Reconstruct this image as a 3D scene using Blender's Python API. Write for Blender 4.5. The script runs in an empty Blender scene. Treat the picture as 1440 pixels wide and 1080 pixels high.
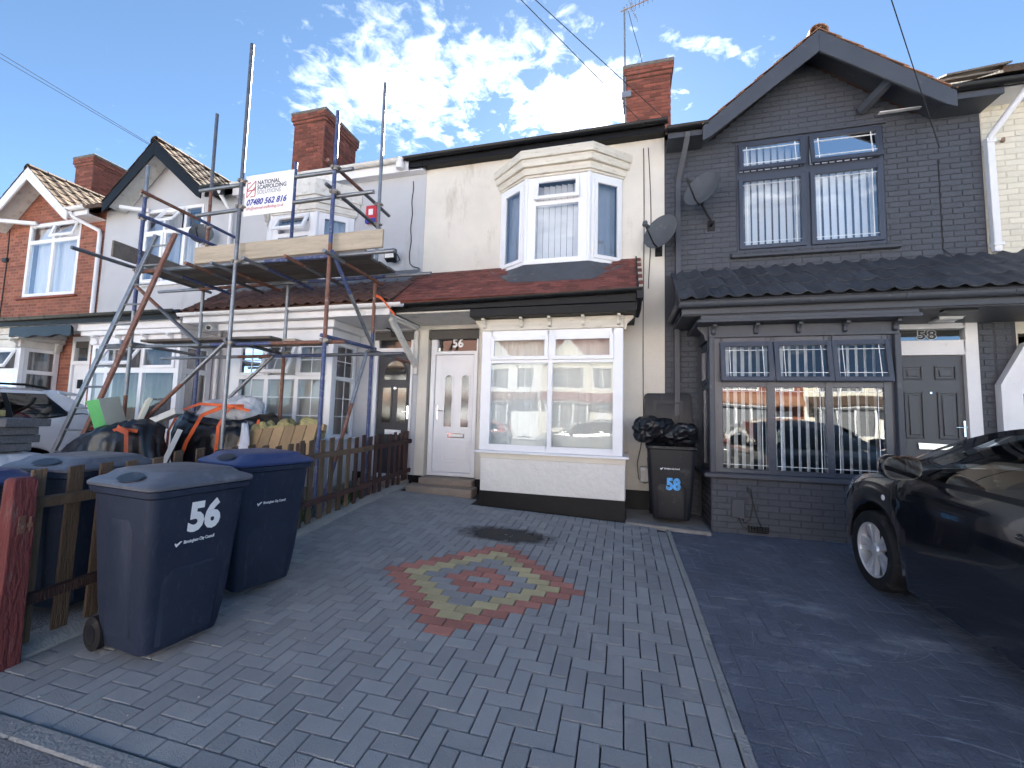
import bpy, bmesh, math, random
import numpy as np
from mathutils import Vector, Matrix, noise
random.seed(7)
SC = bpy.context.scene
COL = SC.collection
R_ = math.radians

# ------------------------------------------------------------------ camera
YAW, PIT, ROL, CAMH = .2613, .0789, .0266, 1.578
fwd = Vector((-math.sin(YAW)*math.cos(PIT), math.cos(YAW)*math.cos(PIT), math.sin(PIT)))
rgt0 = Vector((math.cos(YAW), math.sin(YAW), 0)); up0 = rgt0.cross(fwd)
rgt = rgt0*math.cos(ROL) + up0*math.sin(ROL); upv = -rgt0*math.sin(ROL) + up0*math.cos(ROL)
cam = bpy.data.cameras.new('camera'); camo = bpy.data.objects.new('camera', cam); COL.objects.link(camo)
camo.matrix_world = Matrix(((rgt.x, upv.x, -fwd.x, 0), (rgt.y, upv.y, -fwd.y, 0), (rgt.z, upv.z, -fwd.z, CAMH), (0, 0, 0, 1)))
cam.sensor_width = 36; cam.lens = 587.2/1440*36; cam.clip_start = .05; cam.clip_end = 3000
SC.camera = camo

# ------------------------------------------------------------------ sky and sun
SUN_EL, SUN_AZ = 33.5, -5.0
W = bpy.data.worlds.new('World'); SC.world = W; W.use_nodes = True
nt = W.node_tree; N = nt.nodes; L = nt.links; N.clear()
def nd(t, **k):
    n = N.new(t)
    for a, b in k.items(): setattr(n, a, b)
    return n
def mth(op, a, b=None, c=None, clamp=False):
    n = nd('ShaderNodeMath', operation=op); n.use_clamp = clamp
    for i, v in enumerate((a, b, c)):
        if v is None: continue
        if isinstance(v, (int, float)): n.inputs[i].default_value = v
        else: L.new(v, n.inputs[i])
    return n.outputs[0]
sky = nd('ShaderNodeTexSky', sky_type='NISHITA', sun_disc=False, sun_elevation=R_(SUN_EL), sun_rotation=R_(SUN_AZ))
sky.air_density = .42; sky.dust_density = .12; sky.ozone_density = .8; sky.altitude = 2000
tc = nd('ShaderNodeTexCoord'); sep = nd('ShaderNodeSeparateXYZ'); L.new(tc.outputs['Generated'], sep.inputs[0])
zz = mth('MAXIMUM', sep.outputs[2], .06)
px = mth('DIVIDE', sep.outputs[0], zz); py = mth('DIVIDE', sep.outputs[1], zz)
cmb = nd('ShaderNodeCombineXYZ'); L.new(px, cmb.inputs[0]); L.new(py, cmb.inputs[1])
def gauss(cx, cy, rx, ry, rot=0):
    c, s = math.cos(rot), math.sin(rot)
    dx = mth('SUBTRACT', px, cx); dy = mth('SUBTRACT', py, cy)
    u = mth('ADD', mth('MULTIPLY', dx, c/rx), mth('MULTIPLY', dy, s/rx))
    v = mth('ADD', mth('MULTIPLY', dx, -s/ry), mth('MULTIPLY', dy, c/ry))
    r = mth('ADD', mth('MULTIPLY', u, u), mth('MULTIPLY', v, v))
    return mth('EXPONENT', mth('MULTIPLY', r, -1.0))
def nz(scale, detail, rough, off=0., dist=0.):
    mp = nd('ShaderNodeMapping'); L.new(cmb.outputs[0], mp.inputs[0]); mp.inputs['Location'].default_value = (off, off*.7, off*.3)
    n = nd('ShaderNodeTexNoise'); L.new(mp.outputs[0], n.inputs['Vector'])
    n.inputs['Scale'].default_value = scale; n.inputs['Detail'].default_value = detail; n.inputs['Roughness'].default_value = rough; n.inputs['Distortion'].default_value = dist
    return n.outputs['Fac']
big = nz(.55, 2, .5, 3.7)
cover = mth('MULTIPLY', mth('MULTIPLY', mth('SUBTRACT', big, .50), 4.0, clamp=True), mth('SUBTRACT', 1., gauss(-1.7, .95, 1.0, .7)))          # other banks of cloud round the sky, thickened out of view to add light
cl = mth('MAXIMUM', gauss(-.62, 1.08, .52, .30, -.25), mth('MULTIPLY', gauss(-.12, 1.28, .30, .17), 1.1))
cl = mth('MAXIMUM', cl, mth('MULTIPLY', gauss(.22, 1.13, .24, .045, .45), .8))
cl = mth('MAXIMUM', cl, mth('MULTIPLY', gauss(-1.8, 1.12, .25, .08, .3), .42))
cl = mth('MAXIMUM', cl, cover)
fine = mth('ADD', mth('MULTIPLY', nz(4.2, 4, .6, 1.3, .5), .42), mth('MULTIPLY', nz(15, 5, .62, 5.1, .35), .62))
dens = mth('SUBTRACT', mth('ADD', mth('MULTIPLY', cl, .375), mth('MULTIPLY', fine, 1.15)), .78)
alpha = mth('POWER', mth('MULTIPLY', dens, 3.4, clamp=True), 1.25)
tint = nd('ShaderNodeVectorMath', operation='MULTIPLY'); L.new(sky.outputs[0], tint.inputs[0]); tint.inputs[1].default_value = (.93, 1.035, .95)
mix = nd('ShaderNodeMix', data_type='RGBA')
L.new(alpha, mix.inputs[0]); L.new(tint.outputs[0], mix.inputs[6])
CLOUD_NODE = nd('ShaderNodeVectorMath', operation='ADD')                         # cloud = sky behind it + scattered white
L.new(tint.outputs[0], CLOUD_NODE.inputs[0])
lit = mth('MULTIPLY_ADD', gauss(math.tan(R_(SUN_AZ))/math.tan(R_(SUN_EL)), 1/math.tan(R_(SUN_EL)), .50, .42), 9.0, 3.2)      # clouds in front of the sun glow
cw_ = nd('ShaderNodeVectorMath', operation='SCALE'); cw_.inputs[0].default_value = (1.02, 1.0, .96); L.new(lit, cw_.inputs['Scale']); L.new(cw_.outputs[0], CLOUD_NODE.inputs[1])
L.new(CLOUD_NODE.outputs[0], mix.inputs[7])
bg = nd('ShaderNodeBackground'); L.new(mix.outputs[2], bg.inputs[0]); bg.inputs[1].default_value = .052
wo = nd('ShaderNodeOutputWorld'); L.new(bg.outputs[0], wo.inputs[0])
sd = Vector((math.sin(R_(SUN_AZ))*math.cos(R_(SUN_EL)), math.cos(R_(SUN_AZ))*math.cos(R_(SUN_EL)), math.sin(R_(SUN_EL))))
sl = bpy.data.lights.new('sun', 'SUN'); sl.energy = 5.0; sl.angle = R_(.5); sl.color = (1, .975, .87)
so = bpy.data.objects.new('sun', sl); COL.objects.link(so); so.rotation_euler = (-sd).to_track_quat('-Z', 'Y').to_euler(); so.location = (0, 30, 25)
vs = SC.view_settings; vs.view_transform = 'Standard'; vs.look = 'None'; vs.gamma = 1; vs.use_curve_mapping = False
vs.exposure = 3.33
SC.render.engine = 'CYCLES'
SC.cycles.max_bounces = 8; SC.cycles.diffuse_bounces = 4; SC.cycles.transparent_max_bounces = 12

# ------------------------------------------------------------------ materials
MATS = {}
def M(name, col, rough=.7, var=.12, scale=5., bump=0., bscale=60., metal=0., spec=.4, coat=0., dirt=None, island=0., objrand=0., stretch=None, streak=None):
    """Principled with world-space noise on the colour; dirt=(colour, amount 0..1, scale); island/objrand vary per piece."""
    m = bpy.data.materials.new(name); m.use_nodes = True
    t = m.node_tree; b = t.nodes['Principled BSDF']; lk = t.links
    def n(tp, **k):
        q = t.nodes.new(tp)
        for a, c in k.items(): setattr(q, a, c)
        return q
    geo = n('ShaderNodeNewGeometry'); mp = n('ShaderNodeMapping'); lk.new(geo.outputs['Position'], mp.inputs[0])
    if stretch: mp.inputs['Scale'].default_value = stretch
    nz = n('ShaderNodeTexNoise'); lk.new(mp.outputs[0], nz.inputs['Vector']); nz.inputs['Scale'].default_value = scale; nz.inputs['Detail'].default_value = 5; nz.inputs['Roughness'].default_value = .65
    mr = n('ShaderNodeMapRange'); lk.new(nz.outputs['Fac'], mr.inputs[0]); mr.inputs[1].default_value = .25; mr.inputs[2].default_value = .75
    mr.inputs[3].default_value = 1-var; mr.inputs[4].default_value = 1+var
    val = mr.outputs[0]
    def mul(a, amt, src):
        r = n('ShaderNodeMapRange'); lk.new(src, r.inputs[0]); r.inputs[3].default_value = 1-amt; r.inputs[4].default_value = 1+amt
        q = n('ShaderNodeMath', operation='MULTIPLY'); lk.new(a, q.inputs[0]); lk.new(r.outputs[0], q.inputs[1]); return q.outputs[0]
    if island: val = mul(val, island, geo.outputs['Random Per Island'])
    if objrand:
        oi = n('ShaderNodeObjectInfo'); val = mul(val, objrand, oi.outputs['Random'])
    vm = n('ShaderNodeVectorMath', operation='SCALE'); vm.inputs[0].default_value = col[:3]; lk.new(val, vm.inputs['Scale'])
    c = vm.outputs[0]
    if dirt:
        nz2 = n('ShaderNodeTexNoise'); lk.new(mp.outputs[0] if not streak else mp.outputs[0], nz2.inputs['Vector']); nz2.inputs['Scale'].default_value = dirt[2]; nz2.inputs['Detail'].default_value = 7; nz2.inputs['Roughness'].default_value = .7
        if streak:
            mp2 = n('ShaderNodeMapping'); lk.new(geo.outputs['Position'], mp2.inputs[0]); mp2.inputs['Scale'].default_value = streak; lk.new(mp2.outputs[0], nz2.inputs['Vector'])
        r2 = n('ShaderNodeMapRange'); lk.new(nz2.outputs['Fac'], r2.inputs[0]); r2.inputs[1].default_value = .68-.3*dirt[1]; r2.inputs[2].default_value = .80-.12*dirt[1]
        mx = n('ShaderNodeMix', data_type='RGBA'); lk.new(r2.outputs[0], mx.inputs[0]); lk.new(c, mx.inputs[6]); mx.inputs[7].default_value = (*dirt[0], 1)
        c = mx.outputs[2]
    lk.new(c, b.inputs['Base Color'])
    rr = n('ShaderNodeMapRange'); lk.new(nz.outputs['Fac'], rr.inputs[0]); rr.inputs[3].default_value = max(.02, rough-.12*min(1, rough*2)); rr.inputs[4].default_value = min(1, rough+.12*min(1, rough*2)); lk.new(rr.outputs[0], b.inputs['Roughness'])
    b.inputs['Metallic'].default_value = metal; b.inputs['Specular IOR Level'].default_value = spec; b.inputs['Coat Weight'].default_value = coat; b.inputs['Coat Roughness'].default_value = .03
    if bump:
        nb = n('ShaderNodeTexNoise'); lk.new(mp.outputs[0], nb.inputs['Vector']); nb.inputs['Scale'].default_value = bscale; nb.inputs['Detail'].default_value = 4
        bp = n('ShaderNodeBump'); bp.inputs['Strength'].default_value = min(1, bump*10); bp.inputs['Distance'].default_value = .02*bump*5 if bump < .2 else .02; lk.new(nb.outputs['Fac'], bp.inputs['Height']); lk.new(bp.outputs[0], b.inputs['Normal'])
    MATS[name] = m; return m
def glass(name, tint=(1, 1, 1), add=.05, mulv=1.7, rough=0.):
    m = bpy.data.materials.new(name); m.use_nodes = True; t = m.node_tree; t.nodes.clear(); lk = t.links
    o = t.nodes.new('ShaderNodeOutputMaterial'); mx = t.nodes.new('ShaderNodeMixShader'); tr = t.nodes.new('ShaderNodeBsdfTransparent'); gl = t.nodes.new('ShaderNodeBsdfGlossy')
    fr = t.nodes.new('ShaderNodeFresnel'); fr.inputs[0].default_value = 1.5
    geo = t.nodes.new('ShaderNodeNewGeometry'); nzz = t.nodes.new('ShaderNodeTexNoise'); nzz.inputs['Scale'].default_value = 1.3; nzz.inputs['Detail'].default_value = 1; lk.new(geo.outputs['Position'], nzz.inputs['Vector'])
    bp = t.nodes.new('ShaderNodeBump'); bp.inputs['Strength'].default_value = .12; bp.inputs['Distance'].default_value = .02; lk.new(nzz.outputs['Fac'], bp.inputs['Height']); lk.new(bp.outputs[0], gl.inputs['Normal'])
    a = t.nodes.new('ShaderNodeMath'); a.operation = 'MULTIPLY_ADD'; a.use_clamp = True; a.inputs[1].default_value = mulv; a.inputs[2].default_value = add
    lk.new(fr.outputs[0], a.inputs[0]); lk.new(a.outputs[0], mx.inputs[0]); lk.new(tr.outputs[0], mx.inputs[1]); lk.new(gl.outputs[0], mx.inputs[2]); lk.new(mx.outputs[0], o.inputs[0])
    tr.inputs[0].default_value = (*tint, 1); gl.inputs['Roughness'].default_value = rough; gl.inputs[0].default_value = (1, 1, 1, 1)
    MATS[name] = m; return m

M('upvc', (.80, .81, .84), .35, .03, 3, spec=.45)
M('white_paint', (.74, .74, .76), .5, .07, 4, dirt=((.45, .42, .38), .25, 3))
M('weathered_white', (.62, .61, .58), .6, .12, 6, dirt=((.32, .27, .22), .45, 7), bump=.05, bscale=40)
M('cream_render', (.74, .70, .63), .85, .10, 1.2, bump=.12, bscale=110, dirt=((.52, .46, .38), .36, 1.6), streak=(1.6, 1.6, .5))
M('cream_paint', (.71, .67, .58), .7, .06, 2, bump=.05, bscale=30, dirt=((.48, .42, .34), .25, 4))
M('plinth_render', (.74, .73, .70), .75, .05, 2, bump=.16, bscale=14)
M('cream_timber', (.64, .60, .52), .6, .14, 5, dirt=((.27, .21, .15), .4, 9), stretch=(.5, 1, 3), bump=.04, bscale=30)
M('black_paint', (.007, .0075, .009), .5, .3, 6, dirt=((.022, .022, .022), .28, 8), bump=.05, bscale=40, spec=.25)
M('black_plastic', (.008, .0085, .010), .38, .2, 5, dirt=((.05, .05, .05), .2, 12), spec=.3)
M('grey_paint', (.058, .064, .079), .48, .10, 3, bump=.03, bscale=50, dirt=((.14, .14, .15), .22, 9))
M('grey_brick', (.060, .066, .082), .55, .10, 5, bump=.08, bscale=45, island=.07, objrand=.07, dirt=((.15, .15, .16), .12, 11))
M('grey_mortar', (.046, .050, .062), .7, .1, 5, bump=.08, bscale=60)
M('grey_upvc', (.050, .058, .080), .33, .05, 3, spec=.5)
M('grey_tile', (.050, .054, .064), .6, .22, 4, bump=.08, bscale=40, objrand=.18, dirt=((.15, .15, .15), .3, 14))
M('grey_render', (.50, .51, .54), .85, .05, 2, bump=.10, bscale=90, dirt=((.38, .38, .40), .3, 1.2), streak=(1.5, 1.5, .4))
M('red_brick', (.30, .105, .068), .8, .2, 8, bump=.12, bscale=60, island=.28, objrand=.25, dirt=((.10, .05, .035), .3, 6))
M('red_mortar', (.30, .20, .15), .9, .15, 10, bump=.1, bscale=80)
M('old_brick', (.22, .068, .044), .8, .25, 8, bump=.14, bscale=60, island=.35, dirt=((.06, .04, .035), .4, 5))
M('soot_mortar', (.14, .09, .075), .9, .2, 10)
M('stone_cap', (.16, .14, .125), .85, .25, 9, bump=.15, bscale=40)
M('cream_brick', (.66, .62, .52), .75, .06, 5, bump=.08, bscale=45, island=.06)
M('cream_mortar', (.55, .51, .43), .8, .08, 5)
M('red_tile', (.19, .062, .050), .75, .25, 9, bump=.1, bscale=50, objrand=.28, dirt=((.30, .22, .19), .22, 13))
M('brown_tile', (.115, .060, .048), .75, .25, 6, bump=.1, bscale=50, objrand=.22, dirt=((.20, .15, .12), .3, 12))
M('moss_tile', (.095, .066, .050), .85, .3, 6, bump=.15, bscale=40, objrand=.5, dirt=((.13, .115, .09), .3, 9), spec=.15)
M('terracotta_tile', (.30, .155, .095), .8, .25, 6, bump=.15, bscale=40, objrand=.25, dirt=((.12, .10, .085), .4, 8))
M('lead', (.075, .080, .092), .55, .25, 4, bump=.15, bscale=9, dirt=((.16, .16, .17), .3, 6))
M('grey_felt', (.17, .175, .19), .8, .15, 5, bump=.1, bscale=60)
M('slat_white', (.80, .80, .80), .7, .04, 3)
M('slat_grey', (.58, .59, .57), .75, .06, 3)
M('curtain', (.40, .43, .48), .85, .08, 3)
M('curtain_dark', (.16, .165, .18), .85, .1, 3)
M('room', (.10, .095, .09), .9, .1, 1)
M('door_grey', (.062, .067, .080), .42, .05, 4, bump=.02, bscale=80, stretch=(6, 6, 1))
M('door_charcoal', (.040, .043, .052), .4, .05, 4)
M('chrome', (.80, .81, .83), .12, .02, 3, metal=1)
M('dull_metal', (.33, .33, .34), .45, .15, 6, metal=.7)
M('scaffold_galv', (.25, .265, .285), .45, .28, 9, metal=.75, dirt=((.16, .11, .08), .35, 14), bump=.03, bscale=50)
M('scaffold_rust', (.20, .095, .068), .65, .3, 10, metal=.15, dirt=((.36, .33, .31), .42, 16), bump=.06, bscale=50)
M('scaffold_blue', (.060, .082, .19), .5, .25, 10, metal=.1, dirt=((.30, .31, .35), .50, 18), bump=.04, bscale=50)
M('scaffold_dark', (.14, .15, .17), .5, .3, 9, metal=.6, dirt=((.22, .12, .08), .35, 14))
M('coupler', (.30, .28, .26), .55, .3, 14, metal=.6, dirt=((.20, .10, .06), .45, 20))
M('board', (.40, .345, .27), .8, .22, 3, bump=.08, bscale=20, objrand=.15, stretch=(.6, 6, 6), dirt=((.18, .14, .11), .3, 5))
M('board_wet', (.15, .13, .115), .8, .25, 3, bump=.08, bscale=20, objrand=.2, stretch=(.6, 6, 6))
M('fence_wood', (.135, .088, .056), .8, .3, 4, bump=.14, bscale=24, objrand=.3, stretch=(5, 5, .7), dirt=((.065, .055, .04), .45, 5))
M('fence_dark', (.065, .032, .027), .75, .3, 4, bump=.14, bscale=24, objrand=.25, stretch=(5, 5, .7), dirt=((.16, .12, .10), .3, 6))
M('post_red', (.15, .036, .036), .75, .25, 5, bump=.16, bscale=18, stretch=(3, 3, .8), dirt=((.16, .15, .13), .42, 5))
M('pallet_wood', (.34, .235, .125), .8, .18, 5, bump=.08, bscale=25, objrand=.2)
M('bin_grey', (.020, .029, .054), .52, .14, 3, bump=.05, bscale=160, dirt=((.050, .060, .082), .42, 6), streak=(5, 5, 1.6), spec=.25)
M('bin_lid', (.105, .115, .140), .40, .14, 5, bump=.03, bscale=120, dirt=((.20, .20, .22), .5, 7))
M('bin_blue', (.030, .050, .145), .36, .14, 5, bump=.03, bscale=120, dirt=((.12, .14, .22), .3, 9))
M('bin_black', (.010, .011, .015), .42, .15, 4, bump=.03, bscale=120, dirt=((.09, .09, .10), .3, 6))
M('rubber', (.009, .009, .010), .75, .2, 10, dirt=((.07, .065, .06), .4, 10))
M('bag_black', (.009, .009, .011), .34, .2, 6, bump=.04, bscale=16, spec=.5)
M('bag_woven', (.009, .0095, .012), .34, .2, 6, bump=.06, bscale=25, spec=.6, dirt=((.07, .07, .075), .3, 5))
M('strap', (.72, .13, .035), .6, .12, 8, bump=.06, bscale=40)
M('sack_white', (.62, .64, .68), .6, .12, 6, bump=.25, bscale=12)
M('foam_green', (.13, .50, .16), .7, .06, 6)
M('foam_cream', (.62, .60, .50), .75, .08, 5)
M('insulation', (.135, .140, .155), .9, .5, 90, bump=.12, bscale=120, objrand=.1)
M('mineral', (.42, .37, .17), .95, .25, 30, bump=.25, bscale=60)
M('block', (.33, .342, .355), .85, .08, 3, bump=.10, bscale=170, objrand=.11, island=.11, dirt=((.44, .44, .435), .30, 2.2))
M('block_red', (.46, .205, .165), .82, .14, 8, bump=.10, bscale=170, objrand=.18)
M('block_yellow', (.52, .46, .27), .82, .14, 8, bump=.10, bscale=170, objrand=.15)
M('joint', (.055, .053, .048), .95, .4, 20, bump=.2, bscale=120, dirt=((.10, .115, .06), .4, 3))
M('drive_dark', (.125, .140, .185), .42, .18, 2.5, bump=.10, bscale=90, island=.12, objrand=.10, dirt=((.36, .38, .43), .50, 1.9), streak=(1.0, 2.0, 1), spec=.5)
M('drive_joint', (.14, .15, .185), .7, .3, 6, dirt=((.19, .20, .22), .4, 3))
M('scratch', (.36, .38, .43), .8, .2, 20)
M('concrete', (.24, .235, .225), .9, .15, 5, bump=.15, bscale=70, dirt=((.13, .125, .115), .4, 4))
M('concrete_pale', (.31, .31, .30), .9, .12, 6, bump=.12, bscale=60, dirt=((.15, .15, .14), .35, 8))
M('concrete_far', (.42, .41, .38), .9, .12, 3, dirt=((.28, .27, .25), .35, 2))
M('step', (.30, .25, .21), .88, .15, 6, bump=.15, bscale=50, dirt=((.20, .09, .07), .3, 6))
M('asphalt', (.11, .11, .112), .9, .2, 8, bump=.2, bscale=130, dirt=((.10, .10, .10), .3, 2))
M('pavement', (.23, .23, .235), .9, .2, 12, bump=.2, bscale=100, dirt=((.32, .32, .31), .35, 5))
M('stain', (.020, .021, .026), .6, .2, 8)
def stain_mat():
    m = MATS['stain']; t = m.node_tree; lk = t.links; b = t.nodes['Principled BSDF']
    g = t.nodes.new('ShaderNodeNewGeometry'); mp = t.nodes.new('ShaderNodeMapping'); lk.new(g.outputs['Position'], mp.inputs[0]); mp.vector_type = 'POINT'
    mp.inputs['Location'].default_value = (1.27/.58, -4.66/.25, 0); mp.inputs['Scale'].default_value = (1/.58, 1/.25, 0)
    ln = t.nodes.new('ShaderNodeVectorMath'); ln.operation = 'LENGTH'; lk.new(mp.outputs[0], ln.inputs[0])
    n = t.nodes.new('ShaderNodeTexNoise'); lk.new(g.outputs['Position'], n.inputs['Vector']); n.inputs['Scale'].default_value = 9; n.inputs['Detail'].default_value = 6; n.inputs['Roughness'].default_value = .7
    a = t.nodes.new('ShaderNodeMath'); a.operation = 'MULTIPLY_ADD'; lk.new(n.outputs['Fac'], a.inputs[0]); a.inputs[1].default_value = 1.1; lk.new(ln.outputs['Value'], a.inputs[2])
    r = t.nodes.new('ShaderNodeMapRange'); lk.new(a.outputs[0], r.inputs[0]); r.inputs[1].default_value = 1.15; r.inputs[2].default_value = 1.62; r.inputs[3].default_value = .88; r.inputs[4].default_value = 0
    lk.new(r.outputs[0], b.inputs['Alpha'])
stain_mat()
M('earth', (.085, .075, .06), .95, .3, 5, bump=.2, bscale=40)
M('grass', (.045, .085, .028), .7, .35, 12)
M('car_black', (.006, .007, .011), .16, .05, 2, coat=1.0, spec=.6)
M('car_white', (.72, .74, .79), .25, .03, 2, coat=.8, spec=.5)
M('car_silver', (.35, .36, .38), .25, .04, 2, coat=.8, metal=.5)
M('car_trim', (.007, .007, .008), .55, .1, 5)
M('car_red', (.35, .03, .025), .22, .05, 2, coat=1)
M('headlamp', (.55, .57, .60), .12, .05, 5, spec=.8, coat=1)
M('red_plastic', (.50, .035, .045), .4, .05, 5)
M('dish', (.085, .090, .098), .5, .12, 6, dirt=((.17, .17, .17), .3, 8))
M('wire', (.025, .025, .027), .6, .05, 3)
M('sign_white', (.80, .80, .82), .4, .03, 3)
M('ink_black', (.02, .022, .03), .5, .03, 3)
M('ink_grey', (.20, .21, .23), .5, .03, 3)
M('ink_red', (.48, .05, .06), .5, .03, 3)
M('ink_blue', (.03, .05, .30), .5, .03, 3)
M('ink_white', (.80, .82, .84), .5, .05, 8, dirt=((.35, .36, .38), .2, 60))
M('ink_cyan', (.10, .38, .78), .45, .45, 22)
M('lamp_cover', (.75, .75, .74), .4, .03, 3)
glass('pane'); glass('pane_up', (.92, .96, 1.0), .12, 1.8); glass('car_glass', (.42, .47, .46), .03, 1.4); glass('car_glass_dark', (.10, .11, .12), .03, 1.4); glass('pane_front', (.94, .97, .98), .012, .8); glass('pane_58', (.92, .96, .97), .035, 1.2)
glass('frosted', (.40, .42, .45), .03, 1.1, .10)
M('alloy', (.62, .63, .65), .32, .05, 5, metal=.55)
M('mirror_dark', (.03, .035, .045), .05, .02, 5, metal=.9)
M('grit', (.45, .44, .42), .9, .2, 30)
# ------------------------------------------------------------------ mesh helpers
def tag(o, label=None, cat=None, group=None, kind=None, category=None):
    cat = cat or category
    for k, v in (('label', label), ('category', cat), ('group', group), ('kind', kind)):
        if v: o[k] = v
    return o
def empty(name, loc=(0, 0, 0), rz=0, **k):
    o = bpy.data.objects.new(name, None); COL.objects.link(o); o.location = loc; o.rotation_euler = (0, 0, rz); o.empty_display_size = .1
    return tag(o, **k)
def origin_of(p):
    v = Vector((0, 0, 0))
    while p is not None: v += p.location; p = p.parent
    return v
def link(name, me, parent=None, **k):
    o = bpy.data.objects.new(name, me); COL.objects.link(o); o.parent = parent
    return tag(o, **k)
class MB:
    def __init__(s): s.v = []; s.f = []
    def quad(s, *p):
        n = len(s.v); s.v += [tuple(q) for q in p]; s.f.append(tuple(range(n, n+len(p)))); return s
    def hexa(s, p):                                   # 8 points: bottom 4, top 4
        n = len(s.v); s.v += [tuple(q) for q in p]
        s.f += [tuple(n+i for i in q) for q in ((3, 2, 1, 0), (4, 5, 6, 7), (0, 1, 5, 4), (1, 2, 6, 5), (2, 3, 7, 6), (3, 0, 4, 7))]; return s
    def box(s, x0, y0, z0, x1, y1, z1):
        return s.hexa([(x0, y0, z0), (x1, y0, z0), (x1, y1, z0), (x0, y1, z0), (x0, y0, z1), (x1, y0, z1), (x1, y1, z1), (x0, y1, z1)])
    def bar(s, a, b, w, h, up=(0, 0, 1)):             # rectangular bar from a to b, w across, h along up
        a, b, up = Vector(a), Vector(b), Vector(up); d = (b-a).normalized(); r = d.cross(up)
        if r.length < 1e-4: r = d.cross(Vector((1, 0, 0)))
        r.normalize(); u = r.cross(d); r *= w/2; u *= h/2
        return s.hexa([a-r-u, a+r-u, b+r-u, b-r-u, a-r+u, a+r+u, b+r+u, b-r+u])
    def tube(s, a, b, r, n=12, r2=None, cap=True):
        return s.path([a, b], r, n, r2, cap)
    def path(s, pts, r, n=8, r2=None, cap=True):
        pts = [Vector(p) for p in pts]; base = len(s.v); u = None
        for i, p in enumerate(pts):
            d = (pts[min(i+1, len(pts)-1)]-pts[max(i-1, 0)]).normalized()
            if u is None: u = d.orthogonal().normalized()
            else:
                u = u-d*u.dot(d)
                u = u.normalized() if u.length > 1e-5 else d.orthogonal().normalized()
            w = d.cross(u); rr = r if r2 is None else r+(r2-r)*i/(len(pts)-1)
            for k in range(n):
                t = 2*math.pi*k/n; s.v.append(tuple(p+(u*math.cos(t)+w*math.sin(t))*rr))
        for i in range(len(pts)-1):
            for k in range(n):
                a = base+i*n+k; b = base+i*n+(k+1) % n; s.f.append((a, b, b+n, a+n))
        if cap:
            s.f.append(tuple(base+k for k in reversed(range(n)))); e = base+(len(pts)-1)*n; s.f.append(tuple(e+k for k in range(n)))
        return s
    def loft(s, rings, closed=True, cap=True):
        base = len(s.v); n = len(rings[0])
        for r in rings: s.v += [tuple(p) for p in r]
        for i in range(len(rings)-1):
            for k in range(n if closed else n-1):
                a = base+i*n+k; b = base+i*n+(k+1) % n; s.f.append((a, b, b+n, a+n))
        if cap and closed:
            s.f.append(tuple(base+k for k in reversed(range(n)))); e = base+(len(rings)-1)*n; s.f.append(tuple(e+k for k in range(n)))
        return s
    def lathe(s, prof, c=(0, 0, 0), ax=(0, 0, 1), n=24, cap=True):  # prof: (radius, along)
        ax = Vector(ax).normalized(); u = ax.orthogonal().normalized(); w = ax.cross(u); c = Vector(c)
        return s.loft([[c+ax*h+(u*math.cos(2*math.pi*k/n)+w*math.sin(2*math.pi*k/n))*r for k in range(n)] for r, h in prof], cap=cap)
    def prism(s, poly, T, d0, d1):                    # polygon (u,v) extruded along n between d0 and d1 by T(u,v,n)
        n = len(s.v); k = len(poly); s.v += [tuple(T(u, v, d0)) for u, v in poly]+[tuple(T(u, v, d1)) for u, v in poly]
        s.f.append(tuple(n+i for i in reversed(range(k)))); s.f.append(tuple(n+k+i for i in range(k)))
        for i in range(k): j = (i+1) % k; s.f.append((n+i, n+j, n+k+j, n+k+i))
        return s
    def plate(s, u0, u1, v0, v1, holes, T, d0, d1):   # rectangle with rectangular holes, a closed slab
        us = sorted({u0, u1, *[min(max(h[i], u0), u1) for h in holes for i in (0, 1)]}); vs = sorted({v0, v1, *[min(max(h[i], v0), v1) for h in holes for i in (2, 3)]})
        def occ(i, j):
            if i < 0 or j < 0 or i >= len(us)-1 or j >= len(vs)-1: return False
            cu, cv = (us[i]+us[i+1])/2, (vs[j]+vs[j+1])/2
            return not any(h[0] < cu < h[1] and h[2] < cv < h[3] for h in holes)
        idx = {}
        def V(i, j, k):
            if (i, j, k) not in idx: idx[i, j, k] = len(s.v); s.v.append(tuple(T(us[i], vs[j], (d0, d1)[k])))
            return idx[i, j, k]
        for i in range(len(us)-1):
            for j in range(len(vs)-1):
                if not occ(i, j): continue
                for k in (0, 1): s.f.append((V(i, j, k), V(i+1, j, k), V(i+1, j+1, k), V(i, j+1, k)))
                for di, dj, a, b in ((-1, 0, (i, j), (i, j+1)), (1, 0, (i+1, j), (i+1, j+1)), (0, -1, (i, j), (i+1, j)), (0, 1, (i, j+1), (i+1, j+1))):
                    if not occ(i+di, j+dj): s.f.append((V(*a, 0), V(*b, 0), V(*b, 1), V(*a, 1)))
        return s
    def mesh(s, name, off=(0, 0, 0), smooth=False, bevel=0):
        me = bpy.data.meshes.new(name); o = Vector(off)
        me.from_pydata([tuple(Vector(p)-o) for p in s.v], [], s.f)
        bm = bmesh.new(); bm.from_mesh(me)
        if bevel:
            bmesh.ops.bevel(bm, geom=list(bm.edges), offset=bevel, segments=1, affect='EDGES', profile=.5)
        bmesh.ops.recalc_face_normals(bm, faces=bm.faces); bm.to_mesh(me); bm.free()
        if smooth is not False:
            for p in me.polygons: p.use_smooth = True
            if smooth is not True:
                try: me.set_sharp_from_angle(angle=R_(smooth))
                except Exception: pass
        return me
    def build(s, name, mat, parent=None, smooth=False, bevel=0, local=False, **k):
        me = s.mesh(name, (0, 0, 0) if (local or parent is None) else origin_of(parent), smooth, bevel)
        me.materials.append(MATS[mat]); return link(name, me, parent, **k)
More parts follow.
